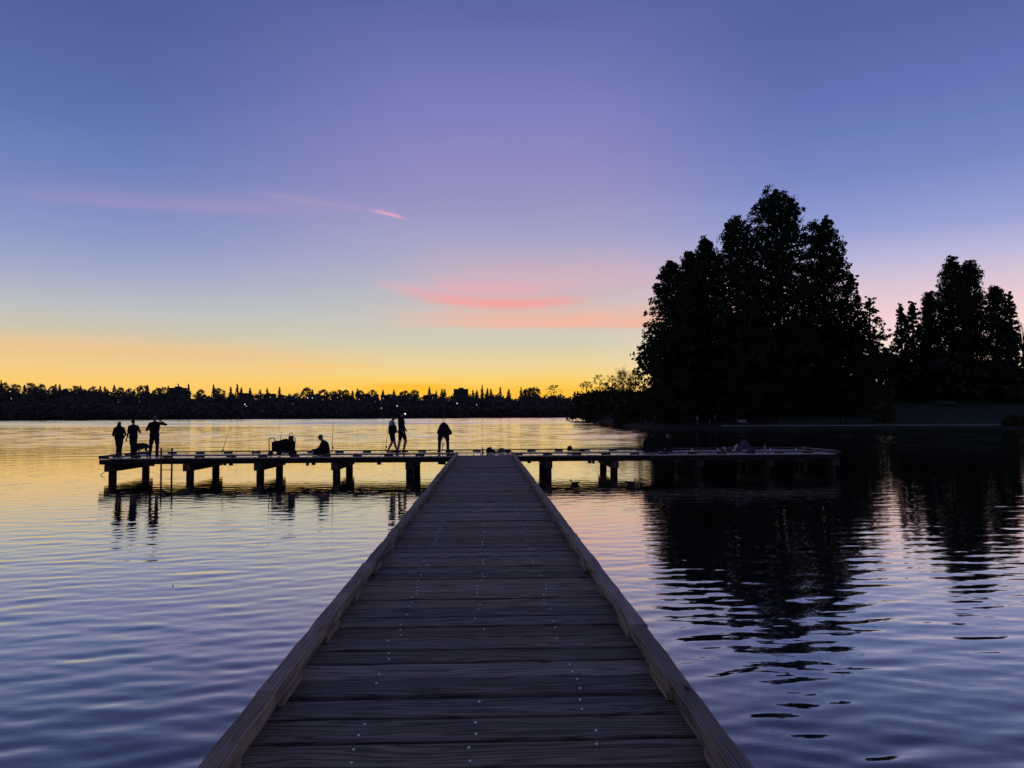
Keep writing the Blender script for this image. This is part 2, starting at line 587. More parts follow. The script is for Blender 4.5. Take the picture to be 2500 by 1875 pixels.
M['cedar'] = leaf_mat('cedar_foliage', (0.018, 0.028, 0.016), (0.036, 0.052, 0.028))
M['fir'] = leaf_mat('fir_foliage', (0.016, 0.026, 0.018), (0.030, 0.044, 0.028))
M['leafy'] = leaf_mat('broadleaf_foliage', (0.030, 0.040, 0.016), (0.06, 0.07, 0.028))
M['autumn'] = leaf_mat('autumn_foliage', (0.07, 0.05, 0.02), (0.12, 0.09, 0.035))
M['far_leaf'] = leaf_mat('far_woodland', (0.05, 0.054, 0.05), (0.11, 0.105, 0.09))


def interp(x, xs, ys):
    return float(np.interp(x, xs, ys))


# far hill: skyline of the tree tops in photograph pixels
SKX = [-1400, -400, 0, 200, 420, 700, 1000, 1300, 1450, 1700, 2500, 3600]
SKY = [950, 945, 944, 950, 958, 961, 962, 964, 966, 966, 966, 972]
HILL_Y0, HILL_Y1 = 815.0, 1010.0


def ridge_z(px):
    return at(px, interp(px, SKX, SKY), HILL_Y1).z - 8.0


def hill_point(px, t):
    """t 0 shoreline .. 1 ridge"""
    Y = HILL_Y0 + (HILL_Y1 - HILL_Y0) * t + 14 * math.sin(px * 0.006) * (1 - t)
    x = at(px, 1000, Y).x
    z = 0.3 + (ridge_z(px) - 0.3) * (t ** 0.8)
    return Vector((x, Y, z))


def build_hill():
    PX = np.arange(-1500, 3700, 50)
    T = [-0.06, 0.0, 0.02, 0.2, 0.4, 0.6, 0.8, 1.0, 1.6, 3.0]
    V, Fc = [], []
    for px in PX:
        for t in T:
            if t < 0:
                p = hill_point(px, 0)
                p.y -= 6
                p.z = -1.0
            elif t <= 1:
                p = hill_point(px, t)
            else:
                p = hill_point(px, 1)
                k = 1 + (t - 1) * 0.25
                p = Vector((p.x * k, p.y * k, p.z * (1 - 0.25 * (t - 1))))
            V.append(tuple(p))
    n = len(T)
    for i in range(len(PX) - 1):
        for j in range(n - 1):
            Fc.append((i * n + j, (i + 1) * n + j, (i + 1) * n + j + 1, i * n + j + 1))
    tag(link('far_hill', mesh_np('far_hill', V, Fc, M['soil'], True)), kind='structure')


build_hill()


# leaf clouds --------------------------------------------------------
def leaf_cloud(rng, C, Rr, n, size, squash=(1, 1, 1), shell=0.35):
    """n leaf-sprig quads round each of the centres C (k,3) with radii Rr (k,)"""
    k = len(C)
    if k == 0:
        return np.zeros((0, 3)), np.zeros((0, 4), int)
    C = np.repeat(np.asarray(C, float), n, 0)
    Rr = np.repeat(np.asarray(Rr, float), n)
    d = rng.normal(size=(k * n, 3))
    d /= np.linalg.norm(d, axis=1)[:, None]
    rr = (shell + (1 - shell) * rng.random(k * n)) ** 0.7
    P = C + d * (Rr * rr)[:, None] * np.array(squash)
    a = rng.normal(size=(k * n, 3))
    a /= np.linalg.norm(a, axis=1)[:, None]
    b_ = np.cross(a, rng.normal(size=(k * n, 3)))
    b_ /= np.linalg.norm(b_, axis=1)[:, None]
    s = size * (0.55 + 0.9 * rng.random(k * n))[:, None]
    V = np.stack([P - a * s, P - b_ * s * 0.55, P + a * s, P + b_ * s * 0.55], 1).reshape(-1, 3)
    Fc = np.arange(k * n * 4).reshape(-1, 4)
    return V, Fc


def crown_mesh(name, parts, mt):
    V, Fc, n = [], [], 0
    for v, f in parts:
        V.append(v)
        Fc.append(f + n)
        n += len(v)
    return mesh_np(name, np.concatenate(V), np.concatenate(Fc), mt)


def big_tree(name, px, tip, base, Y, profile, mt, label, cat, seed, dens=1.0, sprig=0.34, clump=1.0, lean=0.0, tips=1, kind='cedar', low=0.05, sparse=1.0):
    """profile: list of (height fraction, half width in photograph pixels)"""
    rng = np.random.default_rng(seed)
    T = at(px, tip, Y)
    x0 = T.x
    H = T.z - base
    ppm = F / Y
    root = empty(name, (x0, Y, base))
    tag(root, label, cat, 'trees on the right bank')
    hs = [p[0] for p in profile]
    ws = [p[1] * (1.06 if seed < 23 else 0.88) / ppm for p in profile]
    C, R_ = [], []
    tb = MB()
    r0 = 0.016 * H + 0.12
    tb.tube([(0, 0, -0.5), (0, 0, H * 0.02), (lean * 0.3, 0, H * 0.4), (lean * 0.8, 0, H * 0.75), (lean, 0, H * 0.97)], [r0 * 1.35, r0, r0 * 0.72, r0 * 0.35, 0.03], 10)
    lb = []
    nb = int(50 * dens * max(0.6, H / 28))
    for i in range(nb):
        t = low + (0.985 - low) * (i + rng.random()) / nb
        w = np.interp(t, hs, ws)
        for q in range(5):
            if rng.random() > sparse:
                continue
            a = rng.random() * 2 * PI
            if rng.random() < 0.35:
                a = rng.normal(0, 0.5) + (PI if rng.random() < 0.5 else 0)
            L = w * (0.60 + 0.44 * rng.random())
            zc = H * t
            up = (0.16 if kind == 'cedar' else -0.12) * L + rng.normal(0, 0.35)
            cx = lean * t
            tipv = Vector((cx + L * math.cos(a), L * math.sin(a), zc + up))
            if L > 1.2 and rng.random() < 0.3:
                lb.append([(cx, 0, zc - 0.12 * L), tuple((Vector((cx, 0, zc)) + tipv) * 0.5 + Vector((0, 0, -0.05 * L))), tuple(tipv)])
            m = max(1, int(L / 1.1))
            for j in range(m):
                u = min(1.0, (j + 0.75) / (m - 0.1) if m > 1 else 0.85)
                if u < 0.35 and rng.random() < 0.5:
                    continue
                C.append((cx + L * u * math.cos(a) + rng.normal(0, 0.25), L * u * math.sin(a) + rng.normal(0, 0.25), zc + up * u + rng.normal(0, 0.3)))
                R_.append(clump * (0.45 + 0.95 * rng.random() ** 1.6) * (1.1 - (0.3 if kind == 'cedar' else 0.75) * t))
    for q in range(int((300 if kind == 'cedar' else 170) * max(0.6, H / 28))):
        t = low + (0.965 - low) * rng.random()
        w = np.interp(t, hs, ws) * math.sqrt(rng.random()) * 0.76
        a = rng.random() * 2 * PI
        C.append((lean * t + w * math.cos(a), w * math.sin(a), H * t))
        R_.append((0.8 + 0.7 * rng.random()) * clump * (1.0 if kind == 'cedar' else 1 - 0.8 * t))
    # leader tufts
    for q in range(7 * tips):
        sp_ = 0.3 if kind == 'cedar' else 0.06
        C.append((lean + rng.normal(0, sp_), rng.normal(0, sp_), H * (0.94 + 0.06 * rng.random())))
        R_.append((0.42 if kind == 'cedar' else 0.22) * clump)
    v, f = leaf_cloud(rng, C, R_, 30, sprig * 0.72, (1, 1, 0.82 if kind == 'cedar' else 0.6))
    # ragged single sprigs standing proud of the clumps
    v2, f2 = leaf_cloud(rng, C, np.array(R_) * 1.14, 3, sprig * 0.5, (1, 1, 0.9), 0.7)
    tb.build('trunk', M['bark'], root, smooth=True)
    for pts in lb[:14]:
        MB().tube(pts, [0.13, 0.08, 0.02], 5, False).build('limb', M['bark'], root)
    link('crown', crown_mesh('crown', [(v, f), (v2, f2)], mt), root)
    return root


# right bank terrain --------------------------------------------------
WPX = [1380, 1405, 1430, 1455, 1478, 1500, 1530, 1570, 1620, 1700, 1900, 2100, 2300, 2500, 2800, 3300, 4200]
WYY = [780, 620, 420, 290, 215, 178, 150, 128, 119, 115, 112, 110, 108, 106, 103, 95, 80]


def shore_y(px):
    return interp(px, WPX, WYY)


OFF = [-5, -0.8, 0.0, 0.5, 2.0, 8.8, 9.0, 13.0, 16, 30, 52, 90, 160, 320]
OZ = [-1.4, -0.5, 0.05, 0.35, 0.50, 0.56, 0.62, 0.66, 0.8, 2.0, 5.2, 8.5, 13, 15]


def bank_z(px, off):
    k = min(1.0, max(0.25, (px - 1400) / 500.0))
    z = interp(off, OFF, OZ)
    return z if z < 0.8 else 0.8 + (z - 0.8) * k


def bank(px, off):
    Y = shore_y(px) + off
    x = at(px, 1000, shore_y(px)).x
    if off > 0:
        x = at(px, 1000, Y).x
    return Vector((x, Y, bank_z(px, off)))


def build_bank():
    PX = list(range(1380, 1700, 12)) + list(range(1700, 4200, 50))
    V, Fc, mi = [], [], []
    for px in PX:
        for off in OFF:
            p = bank(px, off)
            p.z += 0.05 * math.sin(px * 0.21 + off)
            V.append(tuple(p))
    n = len(OFF)
    for i in range(len(PX) - 1):
        for j in range(n - 1):
            Fc.append((i * n + j, (i + 1) * n + j, (i + 1) * n + j + 1, i * n + j + 1))
            mi.append(0 if (PX[i] < 1880 or OFF[j] < 8 or OFF[j] > 60) else 1)
    tag(link('lake_bank', mesh_np('lake_bank', V, Fc, [M['soil'], M['grass']], True, mi)), kind='structure')
    # shore path with a low kerb along the lake side
    PX2 = list(range(1760, 2480, 30))
    V, Fc = [], []
    for px in PX2:
        for off, dz in ((9.4, -0.2), (9.4, 0.15), (9.6, 0.15), (9.62, 0.10), (12.6, 0.10), (12.62, -0.2)):
            p = bank(px, off)
            V.append((p.x, p.y, 0.60 + dz))
    for i in range(len(PX2) - 1):
        for j in range(5):
            Fc.append((i * 6 + j, (i + 1) * 6 + j, (i + 1) * 6 + j + 1, i * 6 + j + 1))
    tag(link('shore_path', mesh_np('shore_path', V, Fc, M['concrete'])), kind='structure')


build_bank()

# trees of the right bank ---------------------------------------------
BT = [
    # name, px, tip, Y, base offset, profile(px half widths), material, label, seed, lean
    ('conifer_tree', 1640, 641, 140, [(0, 60), (0.12, 84), (0.35, 78), (0.45, 75), (0.63, 65), (0.73, 55), (0.9, 36), (0.97, 18), (1, 6)], 'cedar', 'dark dense conifer at the left edge of the big tree group, rounded lakeward side', 11, 0.0),
    ('conifer_tree', 1678, 614, 146, [(0, 40), (0.2, 66), (0.5, 60), (0.75, 40), (0.9, 22), (1, 6)], 'cedar', 'second conifer from the left in the big tree group, narrow twin-tufted top', 12, 0.5),
    ('conifer_tree', 1728, 586, 143, [(0, 46), (0.2, 74), (0.5, 66), (0.75, 42), (0.9, 24), (1, 7)], 'cedar', 'third conifer from the left in the big tree group, gap of sky beside its top', 13, -0.5),
    ('conifer_tree', 1797, 531, 139, [(0, 50), (0.2, 84), (0.5, 80), (0.75, 56), (0.9, 36), (0.97, 20), (1, 7)], 'cedar', 'tall conifer with blunt top just left of the tallest tree', 14, 0.0),
    ('conifer_tree', 1893, 466, 142, [(0, 56), (0.2, 100), (0.5, 104), (0.72, 84), (0.86, 70), (0.95, 50), (1, 18)], 'cedar', 'tallest conifer on the bank with broad ragged crown', 15, 0.0),
    ('conifer_tree', 2003, 537, 145, [(0, 60), (0.25, 100), (0.5, 92), (0.7, 62), (0.88, 44), (0.96, 34), (1, 16)], 'cedar', 'tall conifer just right of the tallest tree with flat tufted top', 16, 0.6),
    ('conifer_tree', 2058, 668, 141, [(0, 60), (0.25, 78), (0.55, 60), (0.8, 32), (1, 5)], 'fir', 'conifer with long feathery branches reaching right below the tall group', 17, 1.6),
    ('feathery_tree', 2118, 728, 148, [(0, 36), (0.25, 62), (0.55, 58), (0.8, 36), (1, 8)], 'leafy', 'feathery thin-leaved tree at the right foot of the big tree group', 18, 0.4),
]
for (nm, px, tip, Y, prof, mt, lab, sd, ln) in BT:
    feather = nm == 'feathery_tree' or sd == 17
    big_tree(nm, px, tip, 0.75, Y, prof, M[mt], lab, 'tree', sd, dens=1.15 if feather else 1.0, sprig=0.26 if feather else 0.34, clump=0.9 if feather else 1.0,
             lean=ln, kind='fir' if feather else 'cedar', low=0.03, tips=3)
big_tree('conifer_tree', 2199, 744, 3.0, 165, [(0, 40), (0.3, 40), (0.6, 26), (0.85, 11), (1, 2)], M['fir'], 'left one of the two slim pointed firs between the tree groups', 'tree', 21, 1.8, 0.3, 0.72, kind='fir')
big_tree('conifer_tree', 2227, 736, 3.0, 160, [(0, 44), (0.3, 42), (0.6, 28), (0.85, 12), (1, 2)], M['fir'], 'right one of the two slim pointed firs between the tree groups', 'tree', 22, 1.8, 0.3, 0.72, kind='fir')
big_tree('conifer_tree', 2268, 712, 3.0, 168, [(0, 30), (0.3, 40), (0.6, 34), (0.85, 22), (1, 6)], M['cedar'], 'lower rounded conifer leaning on the left of the twin-topped tree', 'tree', 23, 0.9)
big_tree('conifer_tree', 2322, 629, 3.0, 162, [(0, 36), (0.2, 56), (0.5, 56), (0.75, 44), (0.9, 26), (1, 5)], M['cedar'], 'taller left half of the twin-topped conifer on the far right', 'tree', 24, 0.95)
big_tree('conifer_tree', 2366, 637, 3.0, 166, [(0, 36), (0.2, 44), (0.5, 44), (0.75, 38), (0.92, 26), (1, 8)], M['cedar'], 'right half of the twin-topped conifer on the far right', 'tree', 25, 0.9)
big_tree('conifer_tree', 2430, 700, 3.0, 160, [(0, 40), (0.25, 62), (0.55, 58), (0.8, 36), (0.93, 20), (1, 6)], M['cedar'], 'round-shouldered conifer near the right edge of the picture', 'tree', 26, 0.85)
big_tree('conifer_tree', 2464, 718, 3.0, 170, [(0, 30), (0.25, 44), (0.55, 36), (0.8, 22), (1, 4)], M['fir'], 'last conifer on the right with a thin pointed top', 'tree', 27, 0.8, kind='fir', clump=0.8)
big_tree('conifer_tree', 2570, 660, 3.0, 158, [(0, 46), (0.25, 70), (0.55, 62), (0.8, 36), (1, 6)], M['cedar'], 'conifer cut off by the right edge of the picture', 'tree', 28, 0.6)


def twig_tree(name, px, tip, base, Y, spread, label, seed, leaf=None, gen=5, group='trees on the right bank', leafn=3, leaf_size=0.16):
    """open broadleaf or bare tree grown by forking"""
    rng = random.Random(seed)
    T = at(px, tip, Y)
    H = T.z - base
    root = empty(name, (T.x, Y, base))
    tag(root, label, 'tree', group)
    tb, lb = MB(), MB()
    ends = []
    ppm = F / Y
    S = spread / ppm

    def grow(p, d, L, r, g):
        q = p + d * L
        midp = (p + q) * 0.5 + Vector((rng.uniform(-1, 1), rng.uniform(-1, 1), 0)) * L * 0.06
        (tb if g == 0 else lb).tube([tuple(p), tuple(midp), tuple(q)], [r, r * 0.85, r * 0.68], 6 if g < 2 else 4, False)
        if g >= 3:
            ends.append(q)
            ends.append(midp)
        if g >= gen:
            return
        for k in range(3 if g < 3 else 2):
            nd = (d + Vector((rng.uniform(-1, 1) * S / H * 1.7, rng.uniform(-1, 1) * S / H * 1.7, rng.uniform(0.0, 0.5)))).normalized()
            grow(q, nd, L * rng.uniform(0.62, 0.86), r * 0.62, g + 1)
    L0 = H * 0.27
    grow(Vector((0, 0, -0.3)), Vector((rng.uniform(-0.05, 0.05), 0, 1)), L0, 0.015 * H + 0.05, 0)
    zmax = max(e.z for e in ends)
    k = H / zmax
    for bld in (tb, lb):
        bld.v = [(v[0] * k, v[1] * k, v[2] * k) for v in bld.v]
    tb.build('trunk', M['bark'], root)
    tag(lb.build('twigs', M['bark'], root), kind='stuff')
    if leaf:
        r2 = np.random.default_rng(seed)
        C = np.array([tuple(e * k) for e in ends])
        v, f = leaf_cloud(r2, C, np.full(len(C), 0.10 * S + 0.25), leafn, leaf_size)
        link('crown', crown_mesh('crown', [(v, f)], M[leaf]), root)
    return root


twig_tree('bare_tree', 2492, 748, 3.0, 168, 30, 'bare twiggy tree at the right edge between conifers', 5, None, 6)
def airy_tree(px, tip, half, Y, label, seed, leaf, n, fill=1.0, group='trees on the point', name='broadleaf_tree', base=0.8):
    """loose broadleaf tree: sky shows between the leaf sprays"""
    rng = np.random.default_rng(seed)
    T = at(px, tip, Y)
    H = T.z - base
    w = half / (F / Y)
    root = empty(name, (T.x, Y, base))
    tag(root, label, 'tree', group)
    MB().tube([(0, 0, -0.4), (0.1, 0, H * 0.3), (-0.1, 0.1, H * 0.6), (0, 0, H * 0.9)], [0.35, 0.25, 0.14, 0.03], 7).build('trunk', M['bark'], root)
    C, R_ = [], []
    for k in range(n):
        t = 0.1 + 0.9 * rng.random()
        rr = w * math.sqrt(max(0.0, 1 - max(0, (t - 0.45) / 0.58) ** 2)) * (0.25 + 0.8 * rng.random())
        a = rng.random() * 2 * PI
        c = (rr * math.cos(a), rr * math.sin(a), H * t - 0.12 * rr)
        C.append(c)
        R_.append(0.5 + 0.7 * rng.random())
        if k % 9 == 0:
            MB().tube([(0, 0, max(0.5, c[2] - 0.5 * rr - 0.8)), (c[0] * 0.55, c[1] * 0.55, c[2] - 0.25 * rr), c], [0.10, 0.07, 0.02], 5, False).build('limb', M['bark'], root)
    v, f = leaf_cloud(rng, C, R_, int(16 * fill), 0.24, (1, 1, 0.8), 0.1)
    link('crown', crown_mesh('crown', [(v, f)], M[leaf]), root)


for px, tip, sp, Y, lab, sd, lf, n in [
    (1432, 932, 30, 330, 'lowest open broadleaf tree at the far left of the point', 31, 'autumn', 90),
    (1464, 917, 32, 300, 'open broadleaf tree on the point, second from its lake end', 32, 'autumn', 100),
    (1494, 909, 32, 280, 'open broadleaf tree with gaps of yellow sky, third on the point', 33, 'autumn', 90),
    (1520, 906, 32, 262, 'fuller broadleaf tree on the point beside the conifer group', 34, 'leafy', 120),
    (1551, 904, 34, 250, 'dark broadleaf tree tucked against the conifer group', 35, 'leafy', 140),
]:
    airy_tree(px, tip, sp, Y, lab, sd, lf, n)
twig_tree('bare_tree', 1536, 886, 0.8, 300, 36, 'wispy bare tree showing above the trees on the point', 36, None, 7, 'trees on the point')


def bush(name, px, top, width, Y, base, mt, label, seed, group, dens=1.0, cat='bush'):
    rng = np.random.default_rng(seed)
    T = at(px, top, Y)
    H = T.z - base
    w = width / (F / Y)
    root = empty(name, (T.x, Y, base))
    tag(root, label, cat, group)
    sb = MB()
    C, R_ = [], []
    for k in range(5):
        a = rng.random() * 2 * PI
        tp = (0.6 * w * math.cos(a), 0.5 * w * math.sin(a), H * (0.5 + 0.3 * rng.random()))
        sb.tube([(0.1 * w * math.cos(a), 0.1 * w * math.sin(a), -0.2), (tp[0] * 0.5, tp[1] * 0.5, tp[2] * 0.55), tp], [0.09, 0.07, 0.02], 5, False)
    n = int(70 * dens)
    for k in range(n):
        t = rng.random() ** 0.8
        a = rng.random() * 2 * PI
        rr = w * (1 - (max(0, t - 0.35) / 0.65) ** 2.2 * 0.75) * (0.45 + 0.6 * rng.random())
        C.append((rr * math.cos(a), rr * math.sin(a) * 0.7, H * t * 0.95))
        R_.append((0.09 + 0.10 * rng.random()) * max(H, w) + 0.18)
    v, f = leaf_cloud(rng, C, R_, 18, 0.05 * H + 0.12)
    tag(sb.build('stems', M['bark'], root), kind='stuff')
    link('foliage', crown_mesh('foliage', [(v, f)], M[mt]), root)
    return root


# undergrowth: the dark mass under and behind the trees
r = random.Random(3)
USH = [(1425, 965, 34, 340), (1458, 955, 36, 300), (1490, 952, 36, 262), (1520, 958, 34, 225), (1545, 955, 38, 196), (1585, 962, 40, 165)]
LUSH = ['low dark shrub at the tip of the point', 'second low shrub along the point from its tip', 'third low shrub along the point from its tip',
        'fourth low shrub along the point from its tip', 'shrub at the waterline where the point meets the conifers', 'shrub overhanging the water at the foot of the first conifer']
for k, (px, top, w, Y) in enumerate(USH):
    bush('shore_shrub', px, top, w, Y, 0.2, 'leafy', LUSH[k], 60 + k, 'shrubs along the point', 1.2)
bush('shore_shrub', 1524, 985, 26, 164, 0.0, 'leafy', 'dark shrub hanging low over the lake left of the strollers', 70, 'shrubs along the point', 1.2)
bush('path_bush', 2158, 985, 26, 128, 0.6, 'leafy', 'thin dark bush beside the shore path between the two tree groups', 71, None, 0.8)
bush('shore_shrub', 2478, 1015, 34, 112, 0.2, 'leafy', 'rounded dark shrub at the water by the right edge', 72, None, 1.2)


def undergrowth():
    """far-off wood behind the shore trees that reads as one dark mass"""
    rng = np.random.default_rng(9)
    C, R_ = [], []
    for k in range(1500):
        px = rng.uniform(1560, 2900)
        off = rng.uniform(46, 95)
        p = bank(px, off)
        top = interp(px, [1560, 1700, 2060, 2140, 2230, 2330, 2500, 2900], [850, 800, 800, 850, 892, 885, 905, 905])
        hz = max(3.0, at(px, top, p.y).z - p.z)
        C.append((p.x + rng.normal(0, 1), p.y, p.z + hz * rng.random() ** 0.8))
        R_.append(1.2 + 1.1 * rng.random())
    v, f = leaf_cloud(rng, C, R_, 22, 0.62)
    tag(link('woodland', crown_mesh('woodland', [(v, f)], M['fir'])), 'dark undergrowth and wood massed behind the shore trees', 'woodland', kind='stuff')


undergrowth()


# far hill woodland, houses and skyline trees -----------------------------
HOUSES = [  # px, py, windows lit, warm?, storeys
    (39, 972, 1, 1), (172, 965, 0, 0), (298, 975, 1, 0), (345, 979, 1, 0), (444, 975, 1, 1), (594, 962, 1, 1), (600, 986, 2, 0), (636, 1000, 1, 0),
    (663, 969, 1, 1), (715, 980, 1, 1), (758, 970, 2, 0), (822, 963, 4, 0), (818, 970, 2, 0), (880, 970, 1, 1), (894, 966, 2, 0), (904, 977, 1, 0),
    (913, 975, 1, 0), (940, 972, 1, 1), (939, 995, 1, 1), (977, 990, 1, 0), (1045, 972, 1, 1), (1110, 984, 1, 0), (1162, 982, 1, 1), (227, 970, 0, 0)]


def hill_at(px, py):
    """where the sight line through a photograph position meets the far wooded slope"""
    best = None
    for t in np.linspace(0.02, 0.98, 60):
        p = hill_point(px, t)
        y = at(px, py, p.y).z - 4.5
        if best is None or abs(p.z - y) < best[0]:
            best = (abs(p.z - y), p)
    return best[1]


HP = [hill_at(h[0], h[1]) for h in HOUSES]


def hill_wood():
    rng = np.random.default_rng(17)
    C, R_ = [], []
    n = 0
    while n < 5200:
        px = rng.uniform(-700, 3000)
        t = rng.random() ** 0.85
        p = hill_point(px, t)
        if rng.random() < 0.25:
            t = 0.01
            p = hill_point(px, t)
        ok = True
        for hpt in HP:
            if abs(p.x - hpt.x) < 9 and -46 < p.y - hpt.y < 7:
                ok = False
                break
        if not ok:
            continue
        n += 1
        h = 4.5 + 5.5 * rng.random() if t < 0.85 else 5.0 + 4.5 * rng.random()
        w = 2.4 + 1.8 * rng.random()
        for q in range(3):
            C.append((p.x + rng.normal(0, w * 0.4), p.y + rng.normal(0, w * 0.4), p.z + h * (0.3 + 0.27 * q)))
            R_.append(w * (1 - 0.18 * q))
    v, f = leaf_cloud(rng, C, R_, 11, 1.5)
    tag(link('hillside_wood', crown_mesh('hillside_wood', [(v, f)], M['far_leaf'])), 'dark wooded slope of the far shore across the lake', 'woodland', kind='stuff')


hill_wood()
M['house'] = varied('painted_siding', (0.025, 0.025, 0.028), (0.05, 0.05, 0.05), 0.5, 0.9, 0.2, 0)
M['roof'] = mat('dark_shingle', (0.02, 0.02, 0.022), 0.9)


def emit(name, col, s):
    m = bpy.data.materials.new(name)
    m.use_nodes = True
    p = m.node_tree.nodes['Principled BSDF']
    p.inputs['Base Color'].default_value = (*col, 1)
    p.inputs['Emission Color'].default_value = (*col, 1)
    p.inputs['Emission Strength'].default_value = s
    m.cycles.emission_sampling = 'NONE'
    return m


M['lit_warm'] = emit('lit_window_warm', (1.0, 0.62, 0.30), 0.4)
M['lit_cool'] = emit('lit_window_cool', (1.0, 0.93, 0.85), 0.8)
M['pane'] = mat('window_glass', (0.03, 0.03, 0.035), 0.1, 0.6)
order = sorted(range(len(HOUSES)), key=lambda i: HOUSES[i][0])
ORD = ['first', 'second', 'third', 'fourth', 'fifth', 'sixth', 'seventh', 'eighth', 'ninth', 'tenth', 'eleventh', 'twelfth', 'thirteenth', 'fourteenth',
       'fifteenth', 'sixteenth', 'seventeenth', 'eighteenth', 'nineteenth', 'twentieth']
ORD += ['twenty-' + w for w in ORD[:9]] + ['thirtieth'] + ['thirty-' + w for w in ORD[:9]] + ['fortieth'] + ['forty-' + w for w in ORD[:9]] + ['fiftieth'] + ['fifty-' + w for w in ORD[:9]] + ['sixtieth'] + ['sixty-' + w for w in ORD[:9]]
for rank, i in enumerate(order):
    px, py, nl, warm = HOUSES[i]
    p = HP[i]
    rr = random.Random(i)
    w, d, h = rr.uniform(8, 11), 8.0, rr.uniform(5.0, 6.2)
    root = empty('house', p, rr.uniform(-0.3, 0.3))
    lit = {0: 'no window lit', 1: 'one small lit window', 2: 'two lit windows', 4: 'a row of bright lit windows'}[nl]
    tag(root, 'far hillside house with %s, %s house from the left' % (lit, ORD[rank]), 'house', 'houses on the far slope')
    MB().box(-w / 2, w / 2, -d / 2, d / 2, -3, h).build('wall', M['house'], root)
    rb = MB()
    e = 0.6
    rb.v = [(-w / 2 - e, -d / 2 - e, h + 0.01), (w / 2 + e, -d / 2 - e, h + 0.01), (w / 2 + e, d / 2 + e, h + 0.01), (-w / 2 - e, d / 2 + e, h + 0.01), (-w / 2 - e, 0, h + 2.6), (w / 2 + e, 0, h + 2.6)]
    rb.f = [(0, 1, 5, 4), (2, 3, 4, 5), (1, 2, 5), (3, 0, 4), (3, 2, 1, 0)]
    rb.build('roof', M['roof'], root)
    slots = [(-0.3, 0.66), (0.02, 0.66), (0.32, 0.66), (-0.16, 0.25), (0.2, 0.25)]
    rr.shuffle(slots)
    if nl == 4:
        slots = [(-0.36, 0.66), (-0.12, 0.66), (0.12, 0.66), (0.36, 0.66), (0.1, 0.2)]
    for k, (fx, fz) in enumerate(slots):
        on = k < nl
        ww = 0.6 if not (nl == 4) else 1.0
        MB().box(fx * w - ww, fx * w + ww, -d / 2 - 0.08, -d / 2 + 0.05, fz * h - 0.55, fz * h + 0.75).build('window', M['lit_warm' if warm else 'lit_cool'] if on else M['pane'], root)
# flat-roofed blocks on the ridge
for px0, px1, py, lab in ((417, 453, 948, 'flat-roofed block with a stepped top on the far skyline, left'), (1108, 1143, 951, 'long flat-roofed block on the far skyline near the middle')):
    p0, p1 = at(px0, py, 1000), at(px1, py, 1000)
    zb = ridge_z((px0 + px1) / 2)
    root = empty('apartment_block', ((p0.x + p1.x) / 2, 1000, zb))
    tag(root, lab, 'building', 'flat-roofed blocks on the ridge')
    w = (p1.x - p0.x) / 2
    h = p0.z - zb
    MB().box(-w, w, -6, 6, -4, h).build('wall', M['house'], root)
    MB().box(-w - 0.4, w + 0.4, -6.4, 6.4, h + 0.01, h + 0.5).build('roof', M['roof'], root)
    MB().box(-w * 0.3, w * 0.35, -4, 4, h + 0.51, h + 2.2).build('roof_house', M['house'], root)
    for k in range(6):
        MB().box(-w * 0.85 + k * w * 0.32, -w * 0.85 + k * w * 0.32 + 1.4, -6.1, -5.9, h - 2.6, h - 1.1).build('window', M['pane'], root)

SKT = [(3, 928, 'c'), (12, 934, 'd'), (38, 937, 'd'), (60, 939, 'c'), (74, 934, 'd'), (101, 937, 'd'), (128, 942, 'd'), (136, 937, 'c'), (146, 938, 'c'),
       (184, 941, 'd'), (197, 941, 'c'), (228, 943, 'd'), (245, 942, 'c'), (256, 943, 'c'), (279, 939, 'c'), (294, 945, 'd'), (316, 948, 'd'), (328, 949, 'c'),
       (349, 939, 'd'), (360, 939, 'c'), (386, 946, 'd'), (400, 945, 'd'), (411, 941, 'c'), (435, 936, 'c'), (460, 937, 'c'), (490, 950, 'd'), (522, 938, 'c'),
       (535, 947, 'd'), (563, 943, 'c'), (579, 937, 'c'), (589, 945, 'c'), (611, 946, 'c'), (635, 950, 'c'), (652, 947, 'c'), (682, 945, 'c'), (749, 945, 'd'),
       (763, 950, 'c'), (791, 950, 'd'), (815, 953, 'd'), (828, 951, 'd'), (844, 951, 'd'), (861, 953, 'c'), (873, 948, 'c'), (879, 951, 'd'), (909, 951, 'd'),
       (935, 951, 'c'), (962, 951, 'c'), (989, 953, 'd'), (1012, 950, 'd'), (1048, 945, 'c'), (1065, 954, 'c'), (1079, 949, 'c'), (1085, 949, 'c'), (1154, 952, 'c'),
       (1164, 952, 'c'), (1177, 940, 'c'), (1190, 947, 'c'), (1198, 949, 'c'), (1221, 944, 'c'), (1242, 949, 'c'), (1272, 945, 'c'), (1283, 949, 'c'), (1291, 947, 'd'),
       (1303, 943, 'd'), (1403, 955, 'c'), (1410, 954, 'c')]
rng = np.random.default_rng(77)


def sky_conifer(seed):
    g = np.random.default_rng(seed)
    C, R_ = [], []
    for k in range(26):
        t = k / 26
        w = (0.24 + 0.10 * ((seed * 7) % 5) / 5) * (1 - t) ** 0.85 + 0.015
        for q in range(5 if t < 0.7 else 3):
            a = g.random() * 2 * PI
            l = w * (0.3 + 0.85 * g.random())
            C.append((l * math.cos(a), l * math.sin(a), 0.04 + 0.96 * t - 0.10 * l))
            R_.append(0.045 * (1.2 - t * 0.7))
    v, f = leaf_cloud(g, C, R_, 10, 0.040)
    return crown_mesh('conifer_crown', [(v, f)], M['far_leaf'])


